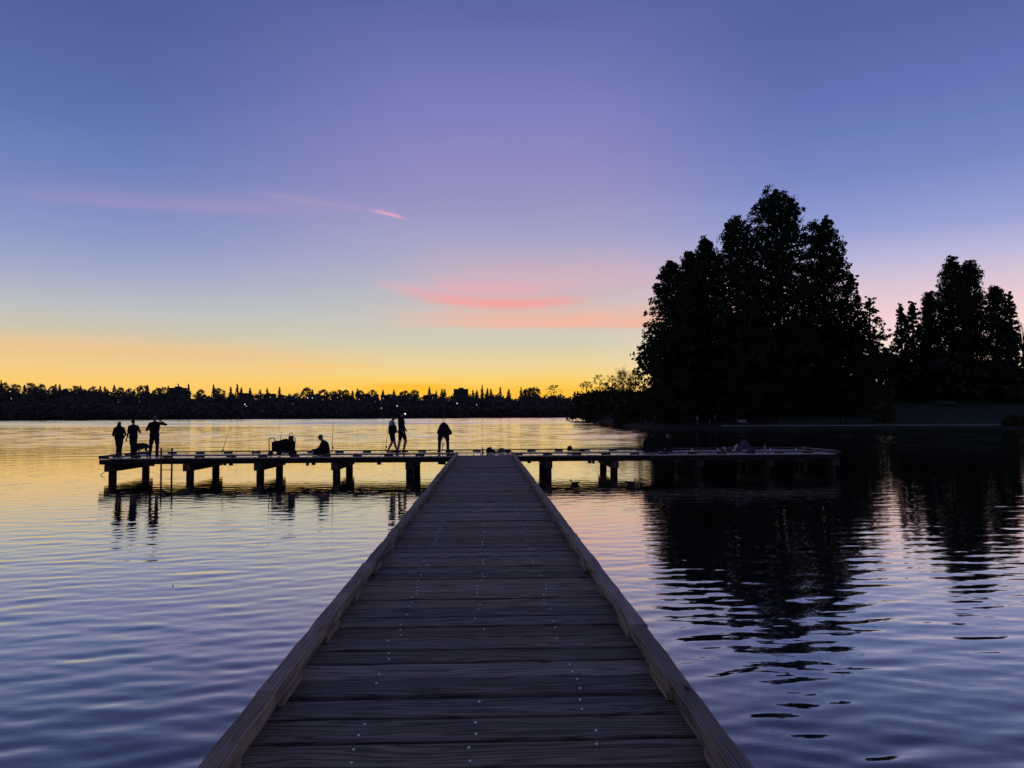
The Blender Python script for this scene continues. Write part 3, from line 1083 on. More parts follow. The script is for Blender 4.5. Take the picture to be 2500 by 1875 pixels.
def sky_round(seed):
    g = np.random.default_rng(seed)
    C, R_ = [], []
    for k in range(60):
        t = g.random()
        w = 0.40 * math.sqrt(max(0.05, 1 - (2 * t - 0.9) ** 2)) * (0.7 + 0.4 * g.random())
        a = g.random() * 2 * PI
        C.append((w * math.cos(a), w * math.sin(a), 0.12 + 0.80 * t))
        R_.append(0.09 + 0.05 * g.random())
    v, f = leaf_cloud(g, C, R_, 14, 0.05)
    return crown_mesh('round_crown', [(v, f)], M['far_leaf'])


CON = [sky_conifer(200 + k) for k in range(5)]
RND = [sky_round(300 + k) for k in range(5)]
TRK = MB().tube([(0, 0, -0.2), (0, 0, 0.5), (0, 0, 0.9)], [0.035, 0.022, 0.006], 6).mesh('far_trunk', M['bark'])
cn = {'c': 0, 'd': 0}
for i, (px, tip, kd) in enumerate(SKT):
    Y = 1004 + (i * 37 % 13)
    base = ridge_z(px) - 0.5
    T = at(px, tip, Y)
    H = max(4.0, T.z - base)
    root = empty('far_conifer' if kd == 'c' else 'far_broadleaf_tree', (T.x, Y, base), i * 1.3)
    n = cn[kd]
    cn[kd] += 1
    tag(root, ('pointed dark conifer on the far hill skyline, %s conifer from the left' if kd == 'c' else 'rounded dark tree on the far hill skyline, %s rounded tree from the left') % ORD[n],
        'tree', 'conifers along the far skyline' if kd == 'c' else 'rounded trees along the far skyline')
    wd = H * (1.0 if kd == 'c' else 0.95 + 0.4 * ((i * 7) % 5) / 5)
    if kd == 'c':
        wd = min(H * 1.0, 13)
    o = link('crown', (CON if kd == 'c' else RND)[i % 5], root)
    o.scale = (wd, wd, H)
    o = link('trunk', TRK, root)
    o.scale = (H, H, H)
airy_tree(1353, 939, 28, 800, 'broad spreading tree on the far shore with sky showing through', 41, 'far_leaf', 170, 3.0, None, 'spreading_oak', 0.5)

# ------------------------------------------------------------------ the pier
X0 = -0.06                      # centre line of the walkway
HWID = 1.20
TF, TB_ = 32.0, 35.85           # front and back edge of the T head
TL = at(240, 1110, 32.0).x
TR = at(2054, 1098, 32.0).x
pier = empty('fishing_pier', (X0, 0, DECK))
tag(pier, 'T-shaped weathered timber pier running out over the lake to a cross deck', 'pier')
LX, RX = TL - X0, TR - X0
PW, PT = 0.290, 0.045


def plank_mesh(name, L, w, mt, seed, seg=7, axis='X'):
    """board with slightly wandering, eased edges (top at z = 0)"""
    g = random.Random(seed)
    V, Fc = [], []
    for i in range(seg + 1):
        u = -L / 2 + L * i / seg
        a = g.uniform(-0.004, 0.003)
        c = g.uniform(-0.003, 0.004)
        zc = g.uniform(-0.002, 0.002)
        cup = 0.004
        prof = [(-w / 2 + a, -PT), (-w / 2 + a, -0.006 + zc), (-w / 2 + a + 0.007, zc), (0, zc - cup), (w / 2 + c - 0.007, zc), (w / 2 + c, -0.006 + zc), (w / 2 + c, -PT)]
        for (s, z) in prof:
            V.append((u, s, z) if axis == 'X' else (-s, u, z))
    n = 7
    for i in range(seg):
        for j in range(n):
            Fc.append((i * n + j, (i + 1) * n + j, (i + 1) * n + (j + 1) % n, i * n + (j + 1) % n))
    Fc.append(tuple(range(n)))
    Fc.append(tuple((seg * n + j) for j in reversed(range(n))))
    me = bpy.data.meshes.new(name)
    me.from_pydata(V, [], [tuple(reversed(f)) for f in Fc])
    me.materials.append(mt)
    me.update()
    return me


PM = [plank_mesh('plank', 2 * HWID, PW - 0.022, M['plank'], k) for k in range(9)]
rp = random.Random(12)
y = -3.0 + 0.08
nails = MB()
steps = []
while y + PW < TF - 0.12:
    yc = y + PW / 2
    o = link('plank', PM[rp.randrange(9)], pier, (rp.uniform(-0.006, 0.006), yc, rp.uniform(-0.007, 0.007)), (rp.uniform(-0.024, 0.024), rp.uniform(-0.0015, 0.0015), rp.uniform(-0.005, 0.005) + (PI if rp.random() < 0.5 else 0)))
    steps.append((yc, o.location.z))
    y += PW + rp.choice((0.004, 0.008, 0.012, 0.018))
# bright nail heads, two per stringer line, many lost or rusted
for yc, z in steps:
    if yc < 2:
        continue
    for xl in (-0.62 + rp.uniform(-0.03, 0.03), rp.uniform(-0.03, 0.03), 0.60 + rp.uniform(-0.03, 0.03)):
        for dy in (-0.07, 0.07):
            if rp.random() < 0.40 + 0.06 * max(0, yc - 8):
                continue
            px_, py_ = xl + rp.uniform(-0.02, 0.02), yc + dy + rp.uniform(-0.015, 0.015)
            nails.lathe([(0.0078, -0.004), (0.0078, 0.002), (0.0065, 0.0042), (0.0025, 0.0055)], 7, (px_, py_, z + 0.001))
nl = nails.build('nail_heads', M['steel'], pier)
tag(nl, kind='stuff')
# T head planks
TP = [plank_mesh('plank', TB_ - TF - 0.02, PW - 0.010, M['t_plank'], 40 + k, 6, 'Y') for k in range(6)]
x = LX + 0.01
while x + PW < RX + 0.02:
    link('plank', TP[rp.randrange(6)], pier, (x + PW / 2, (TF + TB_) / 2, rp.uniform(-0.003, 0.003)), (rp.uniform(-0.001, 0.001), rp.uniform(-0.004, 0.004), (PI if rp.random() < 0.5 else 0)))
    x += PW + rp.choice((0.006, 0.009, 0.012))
MB().box(-HWID, HWID, TF - 0.115, TF - 0.005, -0.05, 0.012).build('threshold_board', M['rail_x'], pier, bevel=0.006)

# walkway edge timbers on spacer blocks
RH, BH, RW = 0.092, 0.058, 0.105


def rail_mesh(L, seed, axis='Y', w=RW, h=RH, mt='rail', seg=None, jit=0.005):
    g = random.Random(seed)
    seg = seg or max(4, int(L / 0.3))
    V, Fc = [], []
    for i in range(seg + 1):
        u = -L / 2 + L * i / seg
        e = 0.012
        ch = [g.uniform(0.6, 1.9) * e for _ in range(2)]
        a, c = g.uniform(-jit, jit), g.uniform(-jit, jit)
        zt = g.uniform(-jit, jit) * 0.6
        prof = [(-w / 2 + a, 0), (-w / 2 + a, h - ch[0] + zt), (-w / 2 + a + ch[0], h + zt), (w / 2 + c - ch[1], h + zt), (w / 2 + c, h - ch[1] + zt), (w / 2 + c, 0)]
        for s, z in prof:
            V.append((-s, u, z) if axis == 'Y' else (u, s, z))
    n = 6
    for i in range(seg):
        for j in range(n):
            Fc.append((i * n + (j + 1) % n, (i + 1) * n + (j + 1) % n, (i + 1) * n + j, i * n + j))
    Fc.append(tuple(reversed(range(n))))
    Fc.append(tuple(seg * n + j for j in range(n)))
    me = bpy.data.meshes.new('curb_rail')
    me.from_pydata(V, [], Fc)
    me.materials.append(M[mt])
    me.update()
    return me


def block_mesh(L, axis, mt, w, h):
    b_ = MB()
    if axis == 'Y':
        b_.box(-w / 2, w / 2, -L / 2, L / 2, 0.0, h)
    else:
        b_.box(-L / 2, L / 2, -w / 2, w / 2, 0.0, h)
    return b_.mesh('spacer_block', M[mt], bevel=0.004)


BMY = block_mesh(0.46, 'Y', 'rail', RW - 0.012, BH - 0.002)
for s in (-1, 1):
    xr = s * (HWID - RW / 2)
    yy = -3.0
    k = 0
    SEG = 3.66 if s < 0 else 4.27
    while yy < TF - 0.3:
        L = min(SEG, TF - 0.02 - yy)
        o = link('curb_rail', rail_mesh(L - 0.006, 500 + k * 2 + (s > 0)), pier, (xr + rp.uniform(-0.007, 0.007), yy + L / 2, BH + rp.uniform(-0.003, 0.005)), (0, 0, rp.uniform(-0.0018, 0.0018)))
        yy += L
        k += 1
    yb = -2.6
    while yb < TF - 0.25:
        link('spacer_block', BMY, pier, (xr + rp.uniform(-0.004, 0.004) - s * 0.004, yb, 0.001))
        yb += 1.22
# T head curb
TRH, TBH, TRW = 0.046, 0.056, 0.14
BMX = block_mesh(0.37, 'X', 'rail_x', TRW - 0.01, TBH - 0.002)
BME = block_mesh(0.37, 'Y', 'rail', TRW - 0.01, TBH - 0.002)


def curb_x(x0, x1, yc, seed):
    n = max(1, round((x1 - x0) / 5.2))
    L = (x1 - x0) / n
    for k in range(n):
        link('curb_rail', rail_mesh(L - 0.006, seed + k, 'X', TRW, TRH, 'rail_x'), pier, (x0 + L * (k + 0.5), yc, TBH + rp.uniform(-0.001, 0.002)))
    m = round((x1 - x0) / 1.30)
    for k in range(m + 1):
        xb = x0 + 0.19 + (x1 - x0 - 0.38) * k / m
        link('spacer_block', BMX, pier, (xb, yc, 0.001))


curb_x(LX, -HWID, TF + TRW / 2, 700)
curb_x(HWID, RX, TF + TRW / 2, 720)
curb_x(LX, RX, TB_ - TRW / 2, 740)
for s, xe in ((-1, LX + TRW / 2), (1, RX - TRW / 2)):
    y0, y1 = TF + TRW + 0.004, TB_ - TRW - 0.004
    link('curb_rail', rail_mesh(y1 - y0, 760 + s, 'Y', TRW, TRH, 'rail'), pier, (xe, (y0 + y1) / 2, TBH + 0.001))
    for k in range(4):
        link('spacer_block', BME, pier, (xe, y0 + 0.19 + (y1 - y0 - 0.38) * k / 3, 0.001))
# little pale caps on the back curb at the right
for px in (1690, 1754, 1882, 1945):
    p = at(px, 1095, TB_ - 0.3)
    MB().lathe([(0.022, 0), (0.022, 0.05), (0.012, 0.062)], 8).build('bolt_cap', M['steel'], pier, (p.x - X0, TB_ - 0.22, 0.003))

# fascia, joists, caps, piles
for yc in (TF + 0.045, TB_ - 0.045):
    x = LX + 0.03
    k = 0
    while x < RX - 0.05:
        L = min(6.2, RX - 0.03 - x)
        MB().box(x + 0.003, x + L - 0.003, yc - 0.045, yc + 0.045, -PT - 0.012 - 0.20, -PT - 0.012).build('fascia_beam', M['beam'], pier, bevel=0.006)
        x += L
        k += 1
for yc in (TF + 0.9, TF + 1.92, TF + 2.95):
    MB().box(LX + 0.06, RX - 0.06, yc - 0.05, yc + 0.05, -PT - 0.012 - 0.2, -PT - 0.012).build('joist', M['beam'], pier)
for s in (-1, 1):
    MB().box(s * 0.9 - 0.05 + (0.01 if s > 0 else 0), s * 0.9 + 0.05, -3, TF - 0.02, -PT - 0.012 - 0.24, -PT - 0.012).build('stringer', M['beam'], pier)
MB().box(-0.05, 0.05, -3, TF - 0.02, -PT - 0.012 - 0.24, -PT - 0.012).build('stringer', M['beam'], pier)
CAPX = [at(p_, 1140, 32.4).x - X0 for p_ in (276, 465, 636, 822, 1001, 1338, 1498, 1703, 1872, 2030)]
PILE = MB().lathe([(0.15, -3.0), (0.165, -0.9), (0.16, -0.4), (0.155, 0.0)], 14).mesh('pile', M['pile'], True)
CT = -PT - 0.012 - 0.204
for cx in CAPX:
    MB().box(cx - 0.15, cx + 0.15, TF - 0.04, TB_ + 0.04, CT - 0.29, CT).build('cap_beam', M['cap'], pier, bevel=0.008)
    for yp in (TF + 0.42, TB_ - 0.42):
        o = link('pile', PILE, pier, (cx + rp.uniform(-0.02, 0.02), yp, CT - 0.292), (rp.uniform(-0.01, 0.01), rp.uniform(-0.01, 0.01), rp.uniform(0, 6)))
for yc in (-1.0, 4.0, 9.0, 14.0, 19.0, 24.0, 28.5):
    MB().box(-1.12, 1.12, yc - 0.14, yc + 0.14, CT - 0.33, CT - 0.042).build('cap_beam', M['beam'], pier, bevel=0.008)
    for s in (-1, 1):
        link('pile', PILE, pier, (s * 0.72, yc, CT - 0.332))
# pipe hangers under the fascia
for px in (372, 548, 563, 750, 765, 925, 1075, 1083, 1292, 1440, 1449):
    xx = at(px, 1135, TF).x - X0
    w = rp.uniform(0.05, 0.10)
    MB().box(xx - w, xx + w, TF + 0.01, TF + 0.08, CT - rp.uniform(0.06, 0.11), CT + 0.01).build('hanger', M['beam'], pier, bevel=0.01)

# swim ladder
lad = empty('ladder', (at(409, 1110, TF).x, TF - 0.09, DECK))
tag(lad, 'dark metal swim ladder standing above the front edge near the left end', 'ladder')
for s in (-1, 1):
    MB().tube([(s * 0.21, 0, -1.7), (s * 0.215, 0, -0.1), (s * 0.22, 0, 0.36), (s * 0.22, 0.02, 0.40)], 0.036, 10).build('side_rail', M['dark_steel'], lad, smooth=True)
for zz in (0.33, -0.02, -0.48, -0.86, -1.2):
    MB().tube([(-0.205, 0, zz), (0.205, 0, zz)], 0.014, 8).build('rung', M['dark_steel'], lad, smooth=True)
for s in (-1, 1):
    MB().tube([(s * 0.22, 0.02, -0.12), (s * 0.22, 0.13, -0.12)], 0.02, 8).build('bracket', M['dark_steel'], lad)


# ------------------------------------------------------------------ bodies: one skin grown round a skeleton
def capsule_np(a, b, ra, rb, n=10, k=4):
    a, b = np.array(a, float), np.array(b, float)
    d = b - a
    L = np.linalg.norm(d)
    if L < 1e-5:
        d = np.array([0, 0, 1.0])
        L = 1e-4
    else:
        d = d / L
    u = np.cross(d, [0, 0, 1.0] if abs(d[2]) < 0.9 else [1.0, 0, 0])
    u /= np.linalg.norm(u)
    w = np.cross(d, u)
    rings = []
    for i in range(k + 1):
        t = -PI / 2 + (PI / 2) * i / k
        rings.append((a + d * ra * math.sin(t), max(1e-3, ra * math.cos(t))))
    for i in range(k + 1):
        t = (PI / 2) * i / k
        rings.append((b + d * rb * math.sin(t), max(1e-3, rb * math.cos(t))))
    V = []
    for c, r_ in rings:
        for j in range(n):
            th = 2 * PI * j / n
            V.append(c + (u * math.cos(th) + w * math.sin(th)) * r_)
    Fc = []
    for i in range(len(rings) - 1):
        for j in range(n):
            q = i * n
            Fc.append((q + j, q + (j + 1) % n, q + n + (j + 1) % n, q + n + j))
    Fc.append(tuple(reversed(range(n))))
    Fc.append(tuple((len(rings) - 1) * n + j for j in range(n)))
    return [tuple(v) for v in V], Fc


def seg_dist(P, a, b, ra, rb):
    a, b = np.array(a, float), np.array(b, float)
    d = b - a
    L2 = max(d @ d, 1e-9)
    t = np.clip((P - a) @ d / L2, 0, 1)
    Q = a + t[:, None] * d
    return np.linalg.norm(P - Q, axis=1) - (ra + (rb - ra) * t)


def grown(name, caps, mats, parent=None, voxel=0.012, smooth=2, loc=(0, 0, 0)):
    """caps: (a, b, ra, rb, material index); returns one continuous mesh object"""
    V, Fc = [], []
    for (a, b, ra, rb, mi) in caps:
        v, f = capsule_np(a, b, ra, rb)
        n = len(V)
        V += v
        Fc += [tuple(i + n for i in q) for q in f]
    me = bpy.data.meshes.new(name + '_core')
    me.from_pydata(V, [], Fc)
    tmp = bpy.data.objects.new(name + '_core', me)
    COL.objects.link(tmp)
    md = tmp.modifiers.new('r', 'REMESH')
    md.mode = 'VOXEL'
    md.voxel_size = voxel
    if smooth:
        sm = tmp.modifiers.new('s', 'SMOOTH')
        sm.factor = 0.5
        sm.iterations = smooth
    dg = bpy.context.evaluated_depsgraph_get()
    new = bpy.data.meshes.new_from_object(tmp.evaluated_get(dg))
    bpy.data.objects.remove(tmp, do_unlink=True)
    bpy.data.meshes.remove(me)
    new.name = name
    new.materials.clear()
    for m in mats:
        new.materials.append(m)
    n = len(new.polygons)
    cen = np.zeros(n * 3)
    new.polygons.foreach_get('center', cen)
    cen = cen.reshape(-1, 3)
    best = np.full(n, 1e9)
    idx = np.zeros(n, np.int32)
    for (a, b, ra, rb, mi) in caps:
        d = seg_dist(cen, a, b, ra, rb)
        w = d < best - 1e-4
        best[w] = d[w]
        idx[w] = mi
    new.polygons.foreach_set('material_index', idx)
    new.polygons.foreach_set('use_smooth', np.ones(n, dtype=bool))
    new.update()
    return link(name, new, parent, loc)


SKIN = mat('skin', (0.30, 0.17, 0.12), 0.6, 0.3)
SKIN2 = mat('skin_dark', (0.12, 0.07, 0.05), 0.6, 0.3)


def cloth(name, c):
    return varied('cloth_' + name, tuple(v * 0.8 for v in c), c, 30, 0.95, 0.1, 0.2)


CL = {k: cloth(k, c) for k, c in {
    'black': (0.012, 0.012, 0.014), 'navy': (0.012, 0.014, 0.03), 'denim': (0.016, 0.02, 0.03), 'grey': (0.10, 0.10, 0.11), 'white': (0.42, 0.43, 0.50),
    'charcoal': (0.022, 0.022, 0.024), 'olive': (0.03, 0.032, 0.02), 'brown': (0.03, 0.02, 0.015), 'slate': (0.07, 0.08, 0.11), 'pale': (0.32, 0.31, 0.33)}.items()}
HAIR = {k: mat('hair_' + k, c, 0.7, 0.3) for k, c in {'dark': (0.01, 0.008, 0.007), 'brown': (0.03, 0.018, 0.01), 'white': (0.09, 0.09, 0.09)}.items()}


def vlerp(a, b, t):
    return tuple(a[i] + (b[i] - a[i]) * t for i in range(3))


def person(label, loc, J, s=1.0, face=(0, 1, 0), top='black', bottom='navy', skin=SKIN, hair='dark', shoes='black', bare_arms=False, bare_legs=False,
           sleeve=1.0, bulk=1.0, hood=False, cap=None, group=None, hairlen=0.0, coat=0.0, voxel=0.012, hands=True, cat='person'):
    """J: joints in metres of a 1.75 m figure: pel, chest, neck, head, shL shR elL elR haL haR hipL hipR knL knR anL anR (L = left in the picture)"""
    J = {k: tuple(v_ * s for v_ in v) for k, v in J.items()}
    f = Vector(face).normalized()
    caps = []
    SK, TOP, BOT, HR, SH = 0, 1, 2, 3, 4

    def add(a, b, ra, rb, m):
        caps.append((a, b, ra * s, rb * s, m))
    pel, chest, neck, head = J['pel'], J['chest'], J['neck'], J['head']
    B = bulk
    mid = vlerp(pel, chest, 0.5)
    add(J['hipL'], J['hipR'], 0.112 * B, 0.112 * B, BOT)
    LB = 1.0 if bare_legs else 1.18
    shm = vlerp(J['shL'], J['shR'], 0.5)
    for sd in ('L', 'R'):
        hp = vlerp(J['hip' + sd], pel, 0.25)
        sh = vlerp(J['sh' + sd], chest, 0.28)
        add(hp, vlerp(hp, sh, 0.45), 0.100 * B, 0.092 * B, TOP)
        add(vlerp(hp, sh, 0.45), sh, 0.092 * B, 0.088 * B, TOP)
        add(J['sh' + sd], vlerp(J['sh' + sd], neck, 0.75), 0.062 * B, 0.056, TOP)
        if coat:
            add(hp, vlerp(hp, J['kn' + sd], coat), 0.115 * B, 0.110 * B, TOP)
        arm = SK if bare_arms else TOP
        el, ha = J['el' + sd], J['ha' + sd]
        add(J['sh' + sd], vlerp(J['sh' + sd], el, 0.55), 0.058 * B, 0.050 * B, TOP)
        add(vlerp(J['sh' + sd], el, 0.55), el, 0.048 * (1 if bare_arms else B), 0.042 * (1 if bare_arms else B), arm)
        add(el, vlerp(el, ha, 0.9), 0.042 * (1 if bare_arms else B), 0.029, arm)
        if hands:
            d = (Vector(ha) - Vector(el)).normalized()
            side = d.cross(f)
            if side.length < 0.2:
                side = d.cross(Vector((0, 0, 1)))
            side.normalize()
            nrm = side.cross(d)
            p0 = Vector(ha)
            p1 = p0 + d * 0.075 * s
            add(tuple(p0), tuple(p1), 0.030, 0.026, SK)
            add(tuple(p1 - side * 0.026 * s), tuple(p1 + side * 0.026 * s), 0.017, 0.017, SK)
            for q, (o_, ln) in enumerate(((-0.036, 0.055), (-0.012, 0.068), (0.012, 0.073), (0.036, 0.062))):
                k0 = p1 + side * o_ * s
                k1 = k0 + (d * 0.8 + nrm * 0.35).normalized() * ln * 0.55 * s
                k2 = k1 + (d * 0.4 + nrm * 0.9).normalized() * ln * 0.5 * s
                add(tuple(k0), tuple(k1), 0.0095, 0.009, SK)
                add(tuple(k1), tuple(k2), 0.009, 0.0075, SK)
            t0 = p0 + d * 0.02 * s - side * 0.026 * s
            t1 = t0 + (d * 0.6 - side * 0.8).normalized() * 0.035 * s
            add(tuple(t0), tuple(t1), 0.012, 0.0105, SK)
            add(tuple(t1), tuple(t1 + (d * 0.9 + nrm * 0.5).normalized() * 0.03 * s), 0.0105, 0.008, SK)
        hip, kn, an = J['hip' + sd], J['kn' + sd], J['an' + sd]
        add(hip, vlerp(hip, kn, 0.8), 0.095 * B, 0.082 * LB, BOT)
        add(vlerp(hip, kn, 0.8), kn, 0.07 * LB, 0.06 * LB, SK if bare_legs else BOT)
        add(kn, vlerp(kn, an, 0.35), 0.06 * LB, 0.062 * LB, SK if bare_legs else BOT)
        add(vlerp(kn, an, 0.35), an, 0.062 * LB, 0.042 if bare_legs else 0.062, SK if bare_legs else BOT)
        toe = Vector(J['toe' + sd])
        av = Vector(an)
        hd = (av - toe)
        hd.z = 0
        hd = hd.normalized() if hd.length > 1e-4 else Vector((0, 0, 0))
        ankle_low = Vector((an[0], an[1], an[2] - 0.045 * s))
        add(an, tuple(ankle_low), 0.042, 0.042, SH)
        add(tuple(ankle_low + hd * 0.045 * s), tuple(toe), 0.040, 0.032, SH)
    add(pel, chest, 0.105 * B, 0.115 * B, TOP)
    add(chest, neck, 0.095 * B, 0.062, TOP)
    add(neck, vlerp(neck, head, 0.6), 0.056, 0.055, SK)
    H = Vector(head)
    upv = (H - Vector(neck)).normalized()
    ff = (f - upv * f.dot(upv))
    ff = ff.normalized() if ff.length > 0.1 else f
    sd_ = upv.cross(ff)
    P = lambda a, b_, c: tuple(H + (sd_ * a + ff * b_ + upv * c) * s)
    add(P(0, 0.0, 0.035), P(0, -0.018, 0.03), 0.084, 0.086, HR)                 # skull with hair
    add(P(0, 0.032, -0.005), P(0, 0.030, -0.055), 0.070, 0.050, SK)             # face
    add(P(0, 0.055, -0.075), P(0, 0.04, -0.05), 0.028, 0.04, SK)                # chin
    add(P(0, 0.098, -0.005), P(0, 0.112, -0.03), 0.009, 0.014, SK)              # nose
    for q in (-1, 1):
        add(P(q * 0.082, 0.0, 0.0), P(q * 0.084, -0.006, -0.03), 0.013, 0.010, SK)
        add(P(q * 0.030, 0.088, 0.006), P(q * 0.034, 0.088, 0.006), 0.013, 0.013, SK)
    add(P(-0.018, 0.092, -0.055), P(0.018, 0.092, -0.055), 0.010, 0.010, SK)
    if hairlen:
        add(P(0, -0.05, 0.0), P(0, -0.06, -hairlen), 0.075, 0.06, HR)
    if hood:
        add(P(0, -0.05, -0.11), P(0, 0.03, -0.13), 0.085, 0.08, TOP)
        add(P(-0.06, -0.04, -0.12), P(0.06, -0.04, -0.12), 0.07, 0.07, TOP)
    root = empty('person', loc)
    tag(root, label, cat, group)
    grown('body', caps, [skin, CL[top], CL[bottom], HAIR[hair], CL[shoes]], root, voxel)
    if cap:
        cc = [(P(0, 0.0, 0.05), P(0, -0.02, 0.045), 0.094 * s, 0.095 * s, 0), (P(-0.035, 0.08, 0.062), P(0.035, 0.08, 0.062), 0.02 * s, 0.02 * s, 0),
              (P(-0.04, 0.14, 0.055), P(0.04, 0.14, 0.055), 0.012 * s, 0.012 * s, 0), (P(0, 0.07, 0.062), P(0, 0.155, 0.055), 0.016 * s, 0.011 * s, 0)]
        grown('cap', cc, [CL[cap]], root, 0.010, 1)
    return root


def stand(**kw):
    J = dict(pel=(0, 0, 0.95), chest=(0, 0, 1.28), neck=(0, 0, 1.47), head=(0, 0.01, 1.625), shL=(-0.185, 0, 1.40), shR=(0.185, 0, 1.40), elL=(-0.24, -0.02, 1.12),
             elR=(0.24, -0.02, 1.12), haL=(-0.24, 0.06, 0.88), haR=(0.24, 0.06, 0.88), hipL=(-0.085, 0, 0.92), hipR=(0.085, 0, 0.92), knL=(-0.095, 0.01, 0.50), knR=(0.095, 0.01, 0.50),
             anL=(-0.10, -0.02, 0.085), anR=(0.10, -0.02, 0.085), toeL=(-0.12, 0.13, 0.035), toeR=(0.12, 0.13, 0.035))
    J.update(kw)
    return J


def spot(px, Y):
    return (at(px, 1100, Y).x, Y, DECK + 0.003)


# the three by the left end, backs to us
person('shortest person at the left end of the pier, hooded jacket, hand in pocket', spot(290.5, 33.2),
       stand(elL=(-0.30, -0.03, 1.10), haL=(-0.17, 0.10, 0.90), elR=(0.32, -0.03, 1.12), haR=(0.17, 0.06, 0.88), knL=(-0.075, 0.01, 0.5), knR=(0.075, 0.01, 0.5),
             anL=(-0.075, -0.02, 0.085), anR=(0.075, -0.02, 0.085), toeL=(-0.17, 0.10, 0.035), toeR=(0.17, 0.10, 0.035)),
       0.85, top='black', bottom='charcoal', hair='dark', hood=True, bulk=1.28, group='people on the pier', hairlen=0.06)
person('middle person of three at the left end, arm hanging, dog at the legs', spot(325.0, 33.4),
       stand(elL=(-0.25, 0.0, 1.08), haL=(-0.335, 0.05, 0.82), elR=(0.33, -0.04, 1.13), haR=(0.16, 0.22, 1.20), knL=(-0.06, 0.01, 0.5), knR=(0.07, 0.01, 0.5), anL=(-0.05, -0.02, 0.085), anR=(0.06, -0.02, 0.085),
             toeL=(-0.08, 0.12, 0.035), toeR=(0.1, 0.12, 0.035), head=(-0.02, 0.01, 1.62)),
       0.90, top='navy', bottom='denim', hair='brown', bulk=1.12, group='people on the pier', coat=0.12)
person('tallest of the three at the left end, right elbow raised, hand at the face', spot(376.5, 33.3),
       stand(elL=(-0.33, -0.02, 1.14), haL=(-0.20, 0.22, 1.18), shR=(0.19, 0, 1.42), elR=(0.47, 0.06, 1.36), haR=(0.22, 0.14, 1.50), knL=(-0.145, 0.01, 0.5), knR=(0.13, 0.0, 0.5), anL=(-0.175, -0.02, 0.085),
             anR=(0.12, -0.02, 0.085), toeL=(-0.20, 0.13, 0.035), toeR=(0.14, 0.13, 0.035), head=(0.0, 0.02, 1.63)),
       0.985, top='black', bottom='denim', hair='white', bulk=1.16, group='people on the pier')
# dog
dl = spot(344, 33.7)
dog = empty('dog', dl)
tag(dog, 'short-haired dark dog standing behind the legs of the middle person', 'dog')
dc = []


def D(a, b, ra, rb, m=0):
    dc.append((a, b, ra, rb, m))


D((-0.14, 0, 0.42), (0.06, 0, 0.435), 0.135, 0.128)
D((0.06, 0, 0.435), (0.23, 0, 0.43), 0.128, 0.105)
D((-0.16, 0, 0.38), (0.02, 0, 0.375), 0.125, 0.115)
D((-0.18, 0, 0.47), (-0.30, 0, 0.55), 0.075, 0.055)
D((-0.30, 0, 0.55), (-0.36, 0, 0.57), 0.06, 0.06)
D((-0.37, 0, 0.56), (-0.47, 0, 0.53), 0.045, 0.028)
for q in (-1, 1):
    D((-0.31, q * 0.045, 0.60), (-0.29, q * 0.07, 0.545), 0.018, 0.014)
    yy = q * 0.065
    D((-0.14, yy, 0.38), (-0.135 + 0.02 * q, yy, 0.21), 0.048, 0.028)
    D((-0.135 + 0.02 * q, yy, 0.21), (-0.14 + 0.03 * q, yy, 0.035), 0.026, 0.019)
    D((-0.14 + 0.03 * q, yy, 0.028), (-0.175 + 0.03 * q, yy, 0.022), 0.024, 0.02)
    D((0.24, yy, 0.41), (0.20 - 0.03 * q, yy, 0.27), 0.075, 0.045)
    D((0.20 - 0.03 * q, yy, 0.27), (0.285 - 0.04 * q, yy, 0.165), 0.04, 0.024)
    D((0.285 - 0.04 * q, yy, 0.165), (0.27 - 0.04 * q, yy, 0.035), 0.022, 0.019)
    D((0.27 - 0.04 * q, yy, 0.028), (0.235 - 0.04 * q, yy, 0.022), 0.024, 0.02)
D((0.31, 0, 0.44), (0.345, 0, 0.33), 0.022, 0.016)
D((0.345, 0, 0.33), (0.35, 0, 0.22), 0.016, 0.008)
grown('body', dc, [mat('dog_coat', (0.03, 0.026, 0.022), 0.7)], dog, 0.011)


def rod(label, px, Y, p0, p1, lean_y=0.0, reel=0.18, z0=DECK + 0.02, bend=0.0):
    """fishing rod from a butt to a tip given as photograph positions"""
    a, b_ = at(p0[0], p0[1], Y), at(p1[0], p1[1], Y + lean_y)
    a.z = max(a.z, z0)
    r0 = empty('fishing_rod', a)
    tag(r0, label, 'fishing rod', 'fishing rods on the pier')
    d = b_ - a
    m1 = d * 0.5 + Vector((bend, 0, 0))
    MB().tube([tuple(d * 0.12), tuple(m1), tuple(d)], [0.012, 0.010, 0.007], 6).build('blank', M['black'], r0)
    MB().tube([(0, 0, 0), tuple(d * 0.121)], [0.017, 0.015], 8).build('grip', M['black'], r0)
    c = d * reel
    MB().tube([(c.x, c.y - 0.01, c.z), (c.x + 0.03, c.y - 0.06, c.z - 0.02)], [0.012, 0.012], 6).build('reel_foot', M['black'], r0)
    MB().lathe([(0.02, -0.035), (0.038, -0.03), (0.03, 0.0), (0.038, 0.03), (0.02, 0.035)], 10, (c.x + 0.03, c.y - 0.07, c.z - 0.02)).build('reel', M['black'], r0, smooth=True)
    return r0


rod('thin fishing rod leaning on the front curb between the ladder and the wagon', 540, 32.3, (541, 1107), (557, 1058), 0.1)
rod('fishing rod standing up out of the black wagon', 686, 32.9, (681.5, 1090), (687.5, 1055), 0.1)
rod('tall fishing rod propped right behind the seated angler', 810, 33.2, (810.5, 1106), (813.5, 1033), 0.4, 0.2)
rod('fishing rod leaning left of the strolling couple', 942, 34.6, (941, 1103), (947, 1045), 0.6, 0.22)
rod('long fishing rod held by the bent-over person', 1081, 34.9, (1079.5, 1101), (1086.5, 1000), 0.9, 0.16, bend=-0.02)

